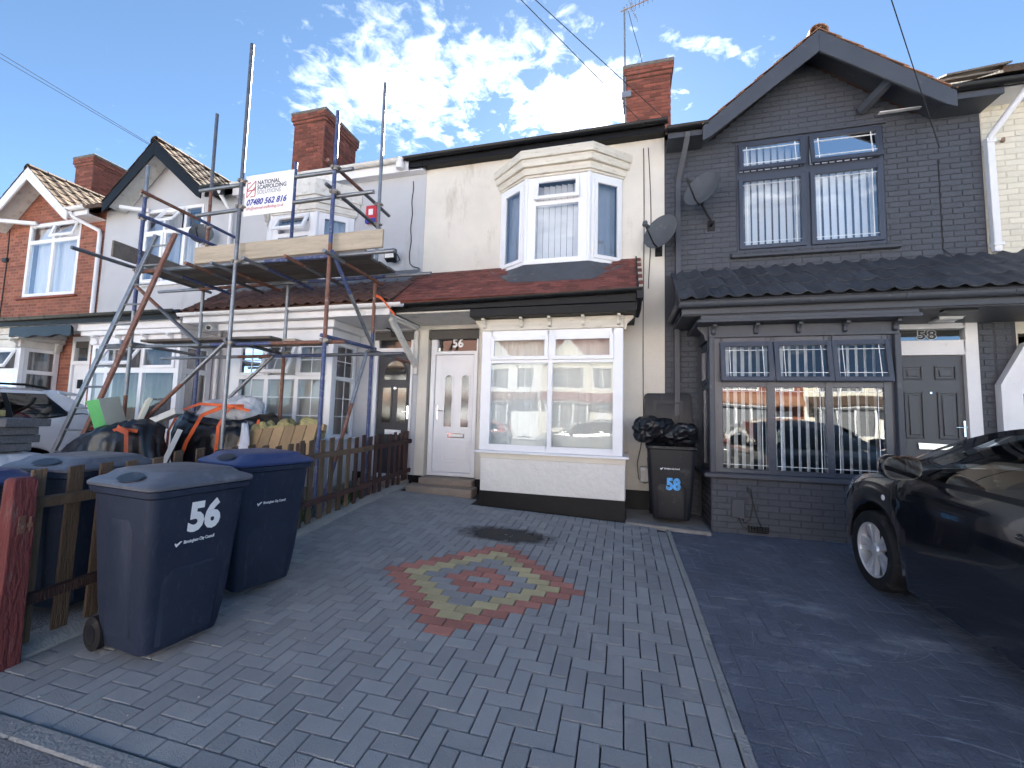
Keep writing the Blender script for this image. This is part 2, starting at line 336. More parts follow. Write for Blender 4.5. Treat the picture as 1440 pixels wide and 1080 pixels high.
    def build_at(s, name, mat, loc, smooth=False, bevel=0, **k):   # a top-level mesh with its origin at its base
        me = s.mesh(name, loc, smooth, bevel); me.materials.append(MATS[mat]); o = link(name, me, None, **k); o.location = loc; return o
def TF(Y):   # local (u,v,n) on a wall facing the street at depth Y
    return lambda u, v, n: (u, Y-n, v)
def TR(X):   # return wall facing +X: u is depth
    return lambda u, v, n: (X+n, u, v)
def TL(X):
    return lambda u, v, n: (X-n, u, v)
def TP(a, b):  # plane through two plan points a->b, facing right-hand side of a->b
    a, b = Vector((*a, 0)), Vector((*b, 0)); d = (b-a).normalized(); nn = Vector((d.y, -d.x, 0))
    return lambda u, v, n: tuple(a+d*u+nn*n+Vector((0, 0, v)))
def text(parent, s, size, T, mat, name='lettering', bold=0., shear=0., extrude=.0015, align='CENTER', sx=1., kerning=1.):
    cu = bpy.data.curves.new(name, 'FONT'); cu.body = s; cu.size = size; cu.extrude = extrude; cu.offset = bold; cu.shear = shear; cu.align_x = align; cu.align_y = 'CENTER'; cu.space_character = kerning; cu.resolution_u = 3
    o = bpy.data.objects.new(name, cu); COL.objects.link(o)
    dg = bpy.context.evaluated_depsgraph_get(); me = bpy.data.meshes.new_from_object(o.evaluated_get(dg))
    bpy.data.objects.remove(o); off = origin_of(parent) if parent else Vector()
    for v in me.vertices: v.co = Vector(T(v.co.x*sx, v.co.y, v.co.z+extrude))-off
    me.materials.clear(); me.materials.append(MATS[mat]); me.name = name
    return link(name, me, parent)
def rrect(hx, hy, r, z, cx=0, cy=0, k=4):
    out = []
    for qx, qy, a0 in ((1, 1, 0), (-1, 1, 90), (-1, -1, 180), (1, -1, 270)):
        for i in range(k+1):
            a = R_(a0+90*i/k); out.append((cx+qx*(hx-r)+r*math.cos(a), cy+qy*(hy-r)+r*math.sin(a), z))
    return out
def place(o, loc, rz=0): o.location = loc; o.rotation_euler = (0, 0, rz); return o

# ------------------------------------------------------------------ ground
def zg(X, Y):
    w = min(max((Y-3.3)/2.45, 0), 1); w = w*w*(3-2*w); xc = min(max(X, -3.6), .7)
    return .0534*max(min(Y, 6.6), -.6)+.003*xc-.035*w*(xc+1.0)
def sheet(x0, x1, y0, y1, dz, nx=8, ny=24):
    m = MB()
    for i in range(nx+1):
        for j in range(ny+1):
            X = x0+(x1-x0)*i/nx; Y = y0+(y1-y0)*j/ny; m.v.append((X, Y, zg(X, Y)+dz))
    for i in range(nx):
        for j in range(ny): a = i*(ny+1)+j; m.f.append((a, a+1, a+ny+2, a+ny+1))
    return m
g = MB(); g.quad((-900, -900, -.16), (900, -900, -.16), (900, 900, -.16), (-900, 900, -.16)); g.build('ground', 'earth', kind='structure')
m = MB(); m.quad((-80, -7.6, -.10), (80, -7.6, -.10), (80, -.75, -.10), (-80, -.75, -.10)); m.build('road', 'asphalt', kind='structure')
m = sheet(-40, 40, -.75, 1.36, -.004, 4, 6); m.build('pavement', 'pavement', kind='structure')
m = MB(); m.quad((-60, -15, -.02), (60, -15, -.02), (60, -7.6, -.02), (-60, -7.6, -.02)); m.build('pavement_far', 'concrete_far', kind='structure')
for yk, nm in ((-.82, 'kerb'), (-7.68, 'kerb_far')):
    m = MB(); m.box(-60, yk, -.15, 60, yk+.12, .0); m.build(nm, 'concrete', kind='structure')
# edging stones along the front of the drive
ke = empty('edging_kerb', (-1.4, 1.41, zg(-1.4, 1.41)), kind='structure')
for i in range(5):
    xa = -3.6+i*.914
    mb = MB(); z0 = zg(xa, 1.41)
    mb.box(xa+.004, 1.365, z0-.1, xa+.91, 1.458, z0+.012+random.uniform(-.003, .004)); mb.build('edging_stone', 'concrete_pale', ke, bevel=.008)
# block drive of number 56
GX, GY, U = -1.19, 3.463, .1
diam = {}
for k in range(-8, 9):
    n = 9-abs(k)
    for b in range(n):
        i0 = -n+2*b
        ring = min(b, n-1-b)
        if n == 9: colr = 'RYGRGRGYR'[b]
        elif n == 8: colr = 'RYGRRGYR'[b]
        else: colr = 'R' if ring == 0 else 'Y' if ring == 1 else 'R' if (n >= 7 and b == n//2 and n % 2) else 'G'
        if n == 7: colr = 'RYGRGYR'[b]
        diam[i0, k] = colr; diam[i0+1, k] = colr+'2'
drive = empty('driveway', (-1.4, 3.6, zg(-1.4, 3.6)), kind='structure')
sheet(-3.39, .51, 1.458, 6.35, -.019, 10, 30).build('joint_bed', 'joint', drive)
def block_mesh(w, h, inset=.0022, drop=.005, gap=.0036, name='paver'):
    x, y = w/2-gap, h/2-gap
    m = MB(); ring = lambda i, z: [(-x+i, -y+i, z), (x-i, -y+i, z), (x-i, y-i, z), (-x+i, y-i, z)]
    m.loft([ring(0, -.03), ring(0, -drop), ring(inset, 0)], cap=False); m.f.append((8, 9, 10, 11))
    return m
def tilt_matrix(X, Y, dz=0.):
    e = .05; sx = (zg(X+e, Y)-zg(X-e, Y))/(2*e); sy = (zg(X, Y+e)-zg(X, Y-e))/(2*e)
    nn = Vector((-sx, -sy, 1)).normalized(); xx = Vector((1, 0, sx)).normalized(); yy = nn.cross(xx)
    return Matrix(((xx.x, yy.x, nn.x, X), (xx.y, yy.y, nn.y, Y), (xx.z, yy.z, nn.z, zg(X, Y)+dz), (0, 0, 0, 1)))
DISTS = lambda X, Y: math.hypot(X, Y)
def pave(parent, blocks, mat, meshes, limit, name, stuffname, dz=0., jit=.0016):
    """blocks: (cx, cy, w, h); the nearest `limit` become objects, the rest one joined part."""
    blocks = sorted(blocks, key=lambda b: DISTS(b[0], b[1])-(.0 if b[1] > 1.3 else 0)); off = origin_of(parent); st = MB()
    for q, (cx, cy, w, h) in enumerate(blocks):
        mt = tilt_matrix(cx, cy, dz+random.uniform(-jit, jit)) @ Matrix.Rotation(random.uniform(-.006, .006), 4, 'Z') @ Matrix.Rotation(random.uniform(-.005, .005), 4, 'X')
        key = (round(w, 3), round(h, 3))
        if key not in meshes:
            meshes[key] = block_mesh(*key); meshes[key].me = {}
        if q < limit:
            if mat not in meshes[key].me:
                me = meshes[key].mesh(name); me.materials.append(MATS[mat]); meshes[key].me[mat] = me
            o = link(name, meshes[key].me[mat], parent); mm = mt.copy(); mm.translation -= off; o.matrix_local = mm
        else:
            n = len(st.v); st.v += [tuple(mt @ Vector(p)) for p in meshes[key].v]; st.f += [tuple(n+i for i in f) for f in meshes[key].f]
    if st.v: st.build(stuffname, mat, parent, kind='stuff')
MESH = {}
def herring(i0, i1, j0, j1, taken, ok):
    out = []; half = []
    for i in range(i0, i1):
        for j in range(j0, j1):
            if (i, j) in taken or not ok(i, j): continue
            k = (i+j) % 4
            c = [(i, j), (i+1, j)] if k == 0 else [(i-1, j), (i, j)] if k == 1 else [(i, j), (i, j+1)] if k == 2 else [(i, j-1), (i, j)]
            fr = [q for q in c if q not in taken and i0 <= q[0] < i1 and j0 <= q[1] < j1 and ok(*q)]
            if len(fr) == 2:
                if (i, j) == c[0]: out.append((GX+(c[0][0]+c[1][0]+1)*U/2, GY+(c[0][1]+c[1][1]+1)*U/2, *((.2, .1) if k < 2 else (.1, .2))))
            else: half.append((GX+(i+.5)*U, GY+(j+.5)*U, .1, .1))
    return out+half
BAY56 = (-1.99, .03)
def ok56(i, j):
    X, Y = GX+(i+.5)*U, GY+(j+.5)*U
    if Y > 5.68 and X > -2.05: return False
    if Y > 6.0 and -3.4 < X < -2.0: return False
    return True
taken = {(i, k): 1 for (i, k) in diam}
blk = herring(-22, 16, -19, 28, taken, ok56)
blk += [(GX+16.5*U, GY-20*U+.1+j*.2, .1, .2) for j in range(22) if GY-20*U+.2+j*.2 < 5.62]         # edge course
blk += [(GX-22*U+.1+i*.2, GY-19.5*U, .2, .1) for i in range(19)]                                     # front course
pave(drive, blk, 'block', MESH, 300, 'paver', 'paver_field')
for ch, mt_, nm in (('R', 'block_red', 'red_paver'), ('Y', 'block_yellow', 'yellow_paver'), ('G', 'block', 'grey_paver')):
    bl = [(GX+(i+1)*U, GY+(k+.5)*U, .2, .1) for (i, k), c in diam.items() if c == ch]
    pave(drive, bl, mt_, MESH, 400, nm, 'x')
# dark oil stain lying on the blocks: thin film that follows them
m = MB(); ring = []
for k in range(40):
    a = 2*math.pi*k/40; r = 1.8+.1*noise.noise(Vector((math.cos(a)*1.7, math.sin(a)*1.7, 4.)))+.10*noise.noise(Vector((math.cos(a)*6, math.sin(a)*6, 1.)))
    ring.append((-1.27+.47*r*math.cos(a), 4.66+.235*r*math.sin(a)))
cz = [(-1.27, 4.66)]
rings = [[(c[0]+(x-c[0])*f, c[1]+(y-c[1])*f) for x, y in ring] for f in (.02, .5, 1.) for c in [(-1.27, 4.66)]]
m.loft([[(x, y, zg(x, y)+.0035) for x, y in r] for r in rings], cap=False); m.build('oil_stain', 'stain', drive)
gr = MB()
for q in range(170):
    X, Y = random.uniform(-3.3, .5), random.uniform(1.5, 5.6); r = random.uniform(.002, .0065); z = zg(X, Y)+.001
    gr.loft([[(X+r*k_*math.cos(a)*random.uniform(.7, 1.2), Y+r*k_*math.sin(a), z+h_*r) for a in (0, 1.26, 2.5, 3.8, 5.0)] for k_, h_ in ((1, 0), (.9, .6), (.4, 1.0))])
gr.build('loose_grit', 'grit', drive, kind='stuff')
# pale edging strip between the two drives
es = empty('edging_strip', (.535, 3.5, zg(.535, 3.5)), kind='structure')
for j in range(5):
    ya = 1.46+j*.84; mb = MB(); za, zb = zg(.53, ya), zg(.53, ya+.83)
    xa = .515+random.uniform(-.004, .004)
    mb.hexa([(xa, ya, za-.1), (xa+.048, ya, za-.1), (xa+.048, ya+.836, zb-.1), (xa, ya+.836, zb-.1), (xa, ya, za+.006), (xa+.048, ya, za+.006), (xa+.048, ya+.836, zb+.006), (xa, ya+.836, zb+.006)])
    mb.build('edging_stone', 'concrete_pale', es, bevel=.004)
# dark painted block drive of number 58
drive2 = empty('painted_driveway', (2.6, 3.4, zg(2.6, 3.4)), kind='structure')
sheet(.563, 9.0, 1.458, 6.4, -.007, 10, 30).build('joint_bed', 'drive_joint', drive2)
BM2 = {}
def bm2(w, h): 
    m = block_mesh(w, h, .004, .0025, .0016); m.me = {}; return m
for wh in ((.2, .1), (.1, .2), (.1, .1)): BM2[wh] = bm2(*wh)
GX0, GY0 = GX, GY; GX, GY = .463+.1, 3.463
b2 = herring(0, 44, -20, 23, {}, lambda i, j: not (GY+j*U > 5.60 and GX+i*U > .9) and not (GX+i*U < 1.06 and GY+j*U > 5.40))
pave(drive2, b2, 'drive_dark', BM2, 300, 'paver', 'paver_field', -.001, .0008)
GX, GY = GX0, GY0
# tyre scuffs and scratches: thin pale lines on the dark blocks
sc = MB()
for q in range(260):
    kind_ = random.random(); X = random.uniform(.7, 3.0); Y = random.uniform(1.6, 5.3)
    if kind_ < .45: X, Y = random.uniform(1.3, 2.9), random.uniform(1.7, 3.3)
    a = random.uniform(-.9, .5) if kind_ < .7 else random.uniform(0, 3.14); ln = random.uniform(.05, .5 if kind_ < .45 else .22); cv = random.uniform(-2.2, 2.2) if kind_ < .45 else 0
    pts = []; n = 8
    for i in range(n+1):
        t = ln*i/n; aa = a+cv*t; pts.append((X+math.cos(aa)*t, Y+math.sin(aa)*t))
    pts = [p for p in pts if p[0] > .62]
    if len(pts) < 3: continue
    hw = random.uniform(.0008, .0034)*(1 if random.random() < .85 else 2.5)
    L1 = [(x, y-hw, zg(x, y)+.0022) for x, y in pts]; L2 = [(x, y+hw, zg(x, y)+.0022) for x, y in pts]
    sc.loft([L1, L2], closed=False)
sc.build('scratch_marks', 'scratch', drive2, kind='stuff')
# concrete slab beside the bay, in front of the party wall
m = MB(); m.hexa([(.035, 5.63, .10), (1.02, 5.52, .10), (1.02, 6.4, .10), (.035, 6.4, .10), (.035, 5.63, .285), (1.02, 5.52, .275), (1.02, 6.4, .30), (.035, 6.4, .31)]); m.build('concrete_slab', 'concrete', kind='structure', bevel=.01)
# yards beyond the fence
sheet(-30, -3.52, 1.36, 6.4, -.006, 12, 12).build('front_yard', 'concrete', kind='structure')
m = MB()
ys = [1.62+i*.25 for i in range(20)]
m.loft([[(-3.395, y, zg(-3.4, y)-.02), (-3.40, y, zg(-3.4, y)+.012+.006*noise.noise(Vector((y*3, 0, 0)))), (-3.47, y, zg(-3.4, y)+.055+.01*noise.noise(Vector((y*2, 5, 0)))), (-3.60, y, zg(-3.4, y)+.06), (-3.60, y, zg(-3.4, y)-.05)] for y in ys]); m.build('fence_kerb', 'concrete_pale', kind='structure', smooth=40)
# ------------------------------------------------------------------ building helpers
def brick_rows(u0, u1, v0, v1, holes=(), clip=None, L_=.225, H_=.075, shift=0.):
    full, cut = [], []
    j = 0; v = v0
    while v < v1-.02:
        vt = min(v+H_, v1); lo, hi = u0, u1
        if clip:
            lo, hi = clip((v+vt)/2); lo, hi = max(lo, u0), min(hi, u1)
        spans = [(lo, hi)] if hi > lo else []
        for h in holes:
            if h[2] < vt-.01 and h[3] > v+.01:
                ns = []
                for a, b in spans:
                    if h[1] <= a or h[0] >= b: ns.append((a, b)); continue
                    if h[0] > a: ns.append((a, h[0]))
                    if h[1] < b: ns.append((h[1], b))
                spans = ns
        for a, b in spans:
            off = shift+(L_/2 if j % 2 else 0); i = math.floor((a-off)/L_)
            while off+i*L_ < b:
                p, q = max(off+i*L_, a), min(off+(i+1)*L_, b); i += 1
                if q-p > .03: (full if q-p > L_-.002 and vt-v > H_-.002 else cut).append((p, q, v, vt))
        v += H_; j += 1
    return full, cut
def brick_cells(mb, cells, T, proud=.006, gap=.005, rnd=.0012, inset=.0025):
    for p, q, a, b in cells:
        d = proud+random.uniform(-rnd, rnd); g0 = gap; n = len(mb.v); e = inset
        mb.v += [T(p+g0, a+g0, -.004), T(q-g0, a+g0, -.004), T(q-g0, b-g0, -.004), T(p+g0, b-g0, -.004), T(p+g0+e, a+g0+e, d), T(q-g0-e, a+g0+e, d), T(q-g0-e, b-g0-e, d), T(p+g0+e, b-g0-e, d)]
        mb.f += [(n+4, n+5, n+6, n+7), (n, n+1, n+5, n+4), (n+1, n+2, n+6, n+5), (n+2, n+3, n+7, n+6), (n+3, n, n+4, n+7)]
def brick_objects(parent, cells, Y, mat, limit, name='brick', proud=.006):
    mb = MB(); brick_cells(mb, [(-.1125, .1125, -.0375, .0375)], lambda u, v, n: (u, -n, v), proud, .005, 0)
    me = mb.mesh(name); me.materials.append(MATS[mat]); off = origin_of(parent)
    for p, q, a, b in cells[:limit]:
        o = link(name, me, parent); o.location = Vector(((p+q)/2, Y+random.uniform(-.001, .001), (a+b)/2))-off
    return cells[limit:]
def tilt_T(T, hinge, ang):
    c, s = math.cos(ang), math.sin(ang)
    return lambda u, v, n: T(u, hinge-(hinge-v)*c+n*s, n*c+(hinge-v)*s)
def window(parent, T, u0, u1, v0, v1, cells, fmat='upvc', gmat='pane', d0=-.05, d1=.02, name='window', bars=None, barmat='upvc', bw=.008):
    """cells: (a, b, c, d, kind, angle): kind 'fix' or 'sash'."""
    holes = [c[:4] for c in cells]
    fr = MB().plate(u0, u1, v0, v1, holes, T, d0, d1).build(name, fmat, parent, bevel=.004)
    for a, b, c, d, kind, ang in cells:
        t = tilt_T(T, d, R_(ang)) if ang else T; e = 0.
        if kind == 'sash':
            e = .042
            MB().plate(a-.012, b+.012, c-.012, d+.012, [(a+e, b-e, c+e, d-e)], t, d1+.001, d1+.028).build('sash', fmat, fr, bevel=.004)
            nn = d1+.008
        else: nn = -.012
        pm = MB(); pm.quad(t(a+e, c+e, nn), t(b-e, c+e, nn), t(b-e, d-e, nn), t(a+e, d-e, nn)); pm.build('pane', gmat, fr)
        if bars:
            bm_ = MB(); aa, bb, cc, dd = a+e, b-e, c+e, d-e
            us, vs_ = bars(aa, bb, cc, dd)
            for u in us: bm_.plate(u-bw/2, u+bw/2, cc+.001, dd-.001, [], t, nn+.002, nn+.008)
            for v in vs_: bm_.plate(aa+.001, bb-.001, v-bw/2, v+bw/2, [], t, nn+.003, nn+.0075)
            bm_.build('glazing_bar', barmat, fr)
    return fr
def slats(win, a, b, c, d, Y, mat, pitch=.085, wid=.088, ang=20, name='slat', skip=()):
    mb = MB(); mb.box(-wid/2, -.0012, 0, wid/2, .0012, d-c)
    me = mb.mesh(name); me.materials.append(MATS[mat]); off = origin_of(win); n = max(1, int((b-a)/pitch))
    for i in range(n):
        if i in skip: continue
        o = link(name, me, win); o.location = Vector((a+(i+.5)*(b-a)/n, Y, c))-off; o.rotation_euler = (0, 0, R_(ang+random.uniform(-4, 4)))
def drape(win, T, a, b, c, d, n0, mat, waves=9, amp=.02, name='curtain'):
    m = MB(); k = waves*6
    m.loft([[T(a+(b-a)*i/k, v, n0+amp*math.sin(2*math.pi*i/6+.6*math.sin(i*.37))) for i in range(k+1)] for v in (c, (c+d)/2, d)], closed=False); m.build(name, mat, win, smooth=True)
def halfpipe(mb, a, b, r=.055, t=.006, n=8):
    a, b = Vector(a), Vector(b); d = (b-a).normalized(); s = d.cross(Vector((0, 0, 1))).normalized(); rings = []
    for p in (a, b):
        rings.append([p+s*r*math.cos(math.pi+math.pi*k/n)+Vector((0, 0, r*math.sin(math.pi+math.pi*k/n))) for k in range(n+1)] +
                     [p+s*(r-t)*math.cos(2*math.pi-math.pi*k/n)+Vector((0, 0, (r-t)*math.sin(2*math.pi-math.pi*k/n))) for k in range(n+1)])
    mb.loft(rings)
def gutter(parent, x0, x1, Y, z, mat, r=.055, clips=True, z1=None):
    m = MB(); z1 = z if z1 is None else z1; halfpipe(m, (x0, Y, z), (x1, Y, z1), r); gt = m.build('gutter', mat, parent, smooth=35)
    if clips:
        n = max(2, int((x1-x0)/.8))
        for i in range(n):
            X = x0+(i+.5)*(x1-x0)/n; zc = z+(z1-z)*(X-x0)/(x1-x0); c = MB(); halfpipe(c, (X-.014, Y, zc+.002), (X+.014, Y, zc+.002), r+.006, .005); c.build('bracket', mat, gt, smooth=35)
    return gt
def roll_tile(w, l, amp=.022, th=.010, lift=.022, kind='roll'):
    n = 9 if kind == 'roll' else 1; prof = []
    for i in range(n+1):
        t = i/n; prof.append(((t-.5)*w*1.0, amp*(.5-.5*math.cos(2*math.pi*min(1, max(0, (t-.30)/.70)))) if kind == 'roll' else 0))
    m = MB(); rings = []
    for y, zl in ((0, lift), (l, .002)):
        rings.append([(x, y, z+zl) for x, z in prof]+[(x, y, z+zl-th) for x, z in reversed(prof)])
    m.loft(rings); return m
def tiles(parent, O, Uv, Vv, nu, nv, w, gauge, mat, kind='roll', amp=.022, off_half=False, name='tile', jit=.004, limit=300, skip=None, droop=0.):
    O, Uv, Vv = Vector(O), Vector(Uv).normalized(), Vector(Vv).normalized(); Nn = Uv.cross(Vv)
    mb = roll_tile(w*.985, gauge*1.22, amp, .011, .020 if kind == 'roll' else .013, kind); me = mb.mesh(name, smooth=35); me.materials.append(MATS[mat]); off = origin_of(parent); c = 0
    for j in range(nv):
        for i in range(nu+(1 if off_half and j % 2 else 0)):
            if skip and skip(i, j): continue
            p = O+Uv*((i+.5-(.5 if off_half and j % 2 else 0))*w)+Vv*(j*gauge+random.uniform(-jit, jit))+Nn*(random.uniform(0, jit*.6))
            o = link(name, me, parent); o.matrix_local = Matrix(((Uv.x, Vv.x, Nn.x, p.x-off.x), (Uv.y, Vv.y, Nn.y, p.y-off.y), (Uv.z, Vv.z, Nn.z, p.z-off.z), (0, 0, 0, 1))) @ Matrix.Rotation(random.uniform(-.012, .012), 4, 'Z'); c += 1
    return c
def slab(parent, name, pts, th, mat, bevel=0):      # quad pts thickened downwards along its normal
    p = [Vector(q) for q in pts]; n = (p[1]-p[0]).cross(p[3]-p[0]).normalized()
    if n.z < 0: n = -n
    return MB().hexa([q-n*th for q in p]+p).build(name, mat, parent, bevel=bevel)
SLOPE = .62
def shell(h, x0, x1, ze, wallmat, ybk=14.2, yrd=10.3, eaves=None, ye=6.03):
    """party walls, rear wall, upper floor and main roof of one house"""
    zr = ze+(yrd-6.05)*SLOPE
    poly = [(6.43, 0.), (ybk, 0.), (ybk, ze-.2), (yrd, zr-.14), (6.43, ze+.08)]
    for X in (x0+.004, x1-.114):
        MB().prism(poly, lambda u, v, n: (n, u, v), X, X+.11).build('party_wall', wallmat, h)
    MB().box(x0+.12, ybk-.2, 0, x1-.12, ybk-.02, ze-.12).build('rear_wall', wallmat, h)
    MB().box(x0+.12, 6.42, 2.86, x1-.12, ybk-.22, 3.0).build('upper_floor', 'room', h)
    MB().box(x0+.12, 6.42, .2, x1-.12, ybk-.22, .32).build('ground_floor', 'room', h)
    rf = MB(); y0 = 6.46; zf = ze; ze2 = ze+(y0-6.03)*SLOPE
    a = [(x0, y0, ze), (x1, y0, ze), (x1, yrd, zr), (x0, yrd, zr)]; b = [(x0, yrd, zr), (x1, yrd, zr), (x1, ybk+.3, ze-.15), (x0, ybk+.3, ze-.15)]
    t = .09
    rf.loft([[(X, y0, ze2-t), (X, y0, ze2), (X, yrd, zr), (X, ybk+.3, ze-.15), (X, ybk+.3, ze-.15-t), (X, yrd, zr-t)] for X in (x0+.002, x1-.002)])
    ro = rf.build('roof', 'moss_tile', h)
    for a_, b_ in (eaves or [(x0, x1)]): MB().loft([[(X, ye, ze-t+(ye-6.03)*SLOPE), (X, ye, ze+(ye-6.03)*SLOPE), (X, y0-.002, ze2), (X, y0-.002, ze2-t)] for X in (a_+.002, b_-.002)]).build('eave', 'moss_tile', h)
    return ro
def gable(h, xc, hw, ze, za, yf, yb, barge, soff, tile, bw=.20, nrow=6, th=.05, tile_right=True, tile_left=True, ridge=True):
    s = (za-ze)/hw; ln = math.hypot(hw, za-ze)
    rf = None
    for sg in (-1, 1):
        ex, ez = xc+sg*(hw+.06), ze-.06*s
        q = [(xc, yf+.03, za), (ex, yf+.03, ez), (ex, yb, ez), (xc, yb, za)]
        rp = slab(h, 'gable_roof', q, .04, 'brown_tile')
        so_ = slab(h, 'soffit', [(xc+sg*.01, yf+.035, za-.062), (ex, yf+.035, ez-.052), (ex, 6.385, ez-.052), (xc+sg*.01, 6.385, za-.062)], .016, soff)
        d = Vector((-sg*hw, 0, za-ze)).normalized()
        if (sg > 0 and tile_right) or (sg < 0 and tile_left):
            n = Vector((0, 1, 0)); wv = .24; nu = int((yb-yf)/wv)
            if sg > 0: tiles(rp, (ex, yf-.03, ez+.004), (0, 1, 0), d, nu, nrow, wv, (ln+.06)/nrow, tile, amp=.03)
            else: tiles(rp, (ex, yf-.03+nu*wv, ez+.004), (0, -1, 0), d, nu, nrow, wv, (ln+.06)/nrow, tile, amp=.03)
        bv = bw*math.hypot(1, s)
        poly = [(xc, za-.01), (ex, ez-.01), (ex, ez-bv*.72), (ex-sg*.10, ez-bv*.72-.0+.10*s-.10*s*.4), (xc, za-bv-.01)]
        MB().prism(poly, TF(yf), -.012, .02).build('barge_board', barge, h, bevel=.004)
    if ridge:
        n = int((yb-yf)/.33)
        for i in range(n):
            y0 = yf-.03+i*.33; m = MB()
            sec = lambda y, r: [(xc+r*math.cos(R_(a)), y, za-.035+r*.9*math.sin(R_(a))) for a in (-15, 20, 55, 90, 125, 160, 195)]+[(xc+(r-.015)*math.cos(R_(a)), y, za-.035+(r-.015)*.9*math.sin(R_(a))) for a in (195, 160, 125, 90, 55, 20, -15)]
            m.loft([sec(y0, .115), sec(y0+.34, .108)]); m.build('ridge_tile', tile, h, smooth=35)
def chimney(h, x0, x1, y0, y1, zb, zt, pots=(), mat='old_brick'):
    c = MB().box(x0, y0, zb, x1, y1, zt-.06).build('chimney', 'soot_mortar', h)
    mb = MB()
    def band(za, zb_, gx):
        for T, a, b in ((TF(y0-gx), x0-gx, x1+gx), (TR(x1+gx), y0-gx, y1+gx), (TL(x0-gx), y0-gx, y1+gx)):
            f, k = brick_rows(a, b, za, zb_, shift=random.uniform(0, .1)); brick_cells(mb, f+k, T, .008, .005, .003)
    band(zb, zt-.33, 0); mb.build('brickwork', mat, c, kind='stuff')
    mb = MB(); band(zt-.33, zt-.255, .028); band(zt-.255, zt-.105, .055); mb.build('corbel_course', mat, c, kind='stuff')
    MB().box(x0-.026, y0-.026, zt-.33, x1+.026, y1+.026, zt-.256).build('corbel_core', 'soot_mortar', c)
    MB().box(x0-.052, y0-.052, zt-.254, x1+.052, y1+.052, zt-.106).build('corbel_core', 'soot_mortar', c)
    m = MB(); nx = 5
    m.box(x0-.07, y0-.07, zt-.103, x1+.07, y1+.07, zt-.03); m.build('capping', 'stone_cap', c, bevel=.015)
    for (px_, py_, r, hh) in pots:
        m = MB(); m.lathe([(r*1.15, 0), (r*1.1, hh*.3), (r, hh*.6), (r*1.1, hh*.8), (r*.7, hh), (.01, hh*1.05)], (px_, py_, zt-.05), n=18); m.build('chimney_pot', 'stone_cap', c, smooth=50)
    return c
def corbel(parent, X, Y, z0, z1, d, w, mat, name='corbel'):   # little S bracket under a cornice; d = projection
    poly = [(0, z0), (d*.35, z0+.02), (d*.30, z0+(z1-z0)*.45), (d*.55, z0+(z1-z0)*.72), (d, z1-.03), (d, z1), (0, z1)]
    MB().prism(poly, lambda u, v, n: (X+n, Y-u, v), -w/2, w/2).build(name, mat, parent, bevel=.004)
def downpipe(h, pts, r, mat, name='downpipe', square=False):
    m = MB()
    if square:
        for a, b in zip(pts[:-1], pts[1:]): m.bar(a, b, r*2, r*2, (0, 1, 0))
    else: m.path(pts, r, 10)
    return m.build(name, mat, h, smooth=40)
def satdish(label, c, yaw, tilt, rx=.33, rz=.36, wall=(0, 0, 0), group=None):
    """dish with its feed arm, bracketed to the wall at `wall`"""
    t = empty('satellite_dish', wall, label=label, category='satellite dish'); c = Vector(c)
    n = Vector((math.sin(yaw)*math.cos(tilt), -math.cos(yaw)*math.cos(tilt), math.sin(tilt))); r = n.cross(Vector((0, 0, 1))).normalized()*-1; u = n.cross(r).normalized()
    if u.z < 0: u = -u
    m = MB(); K = 28; rings = []
    for f, dep in ((.02, .075), (.35, .066), (.7, .036), (1., 0.), (1.02, -.012), (.7, .026), (.35, .056), (.02, .066)):
        rings.append([c+r*rx*f*math.cos(2*math.pi*k/K)+u*rz*f*math.sin(2*math.pi*k/K)-n*dep for k in range(K)])
    m.loft(rings); m.build('reflector', 'dish', t, smooth=60)
    bot = c-u*rz*.93; feed = c-u*rz*.85+n*.42
    m = MB(); m.path([bot-n*.03, bot-u*.03+n*.1, feed], .011, 8); m.build('feed_arm', 'car_trim', t, smooth=True)
    m = MB(); m.tube(feed-n*.0+u*.0, feed-n*.10+u*.05, .030, 12, .022); m.bar(feed-u*.02, feed+u*.05, .05, .04); m.build('feed_horn', 'dish', t, smooth=40)
    w = Vector(wall); m = MB(); back = c-n*.09
    m.path([back, Vector((back.x, w.y-.10, back.z-.06)), Vector((w.x, w.y-.10, w.z)), Vector((w.x, w.y-.004, w.z))], .017, 8); m.box(w.x-.05, w.y-.012, w.z-.08, w.x+.05, w.y, w.z+.08); m.build('wall_bracket', 'car_trim', t, smooth=40)
    return t
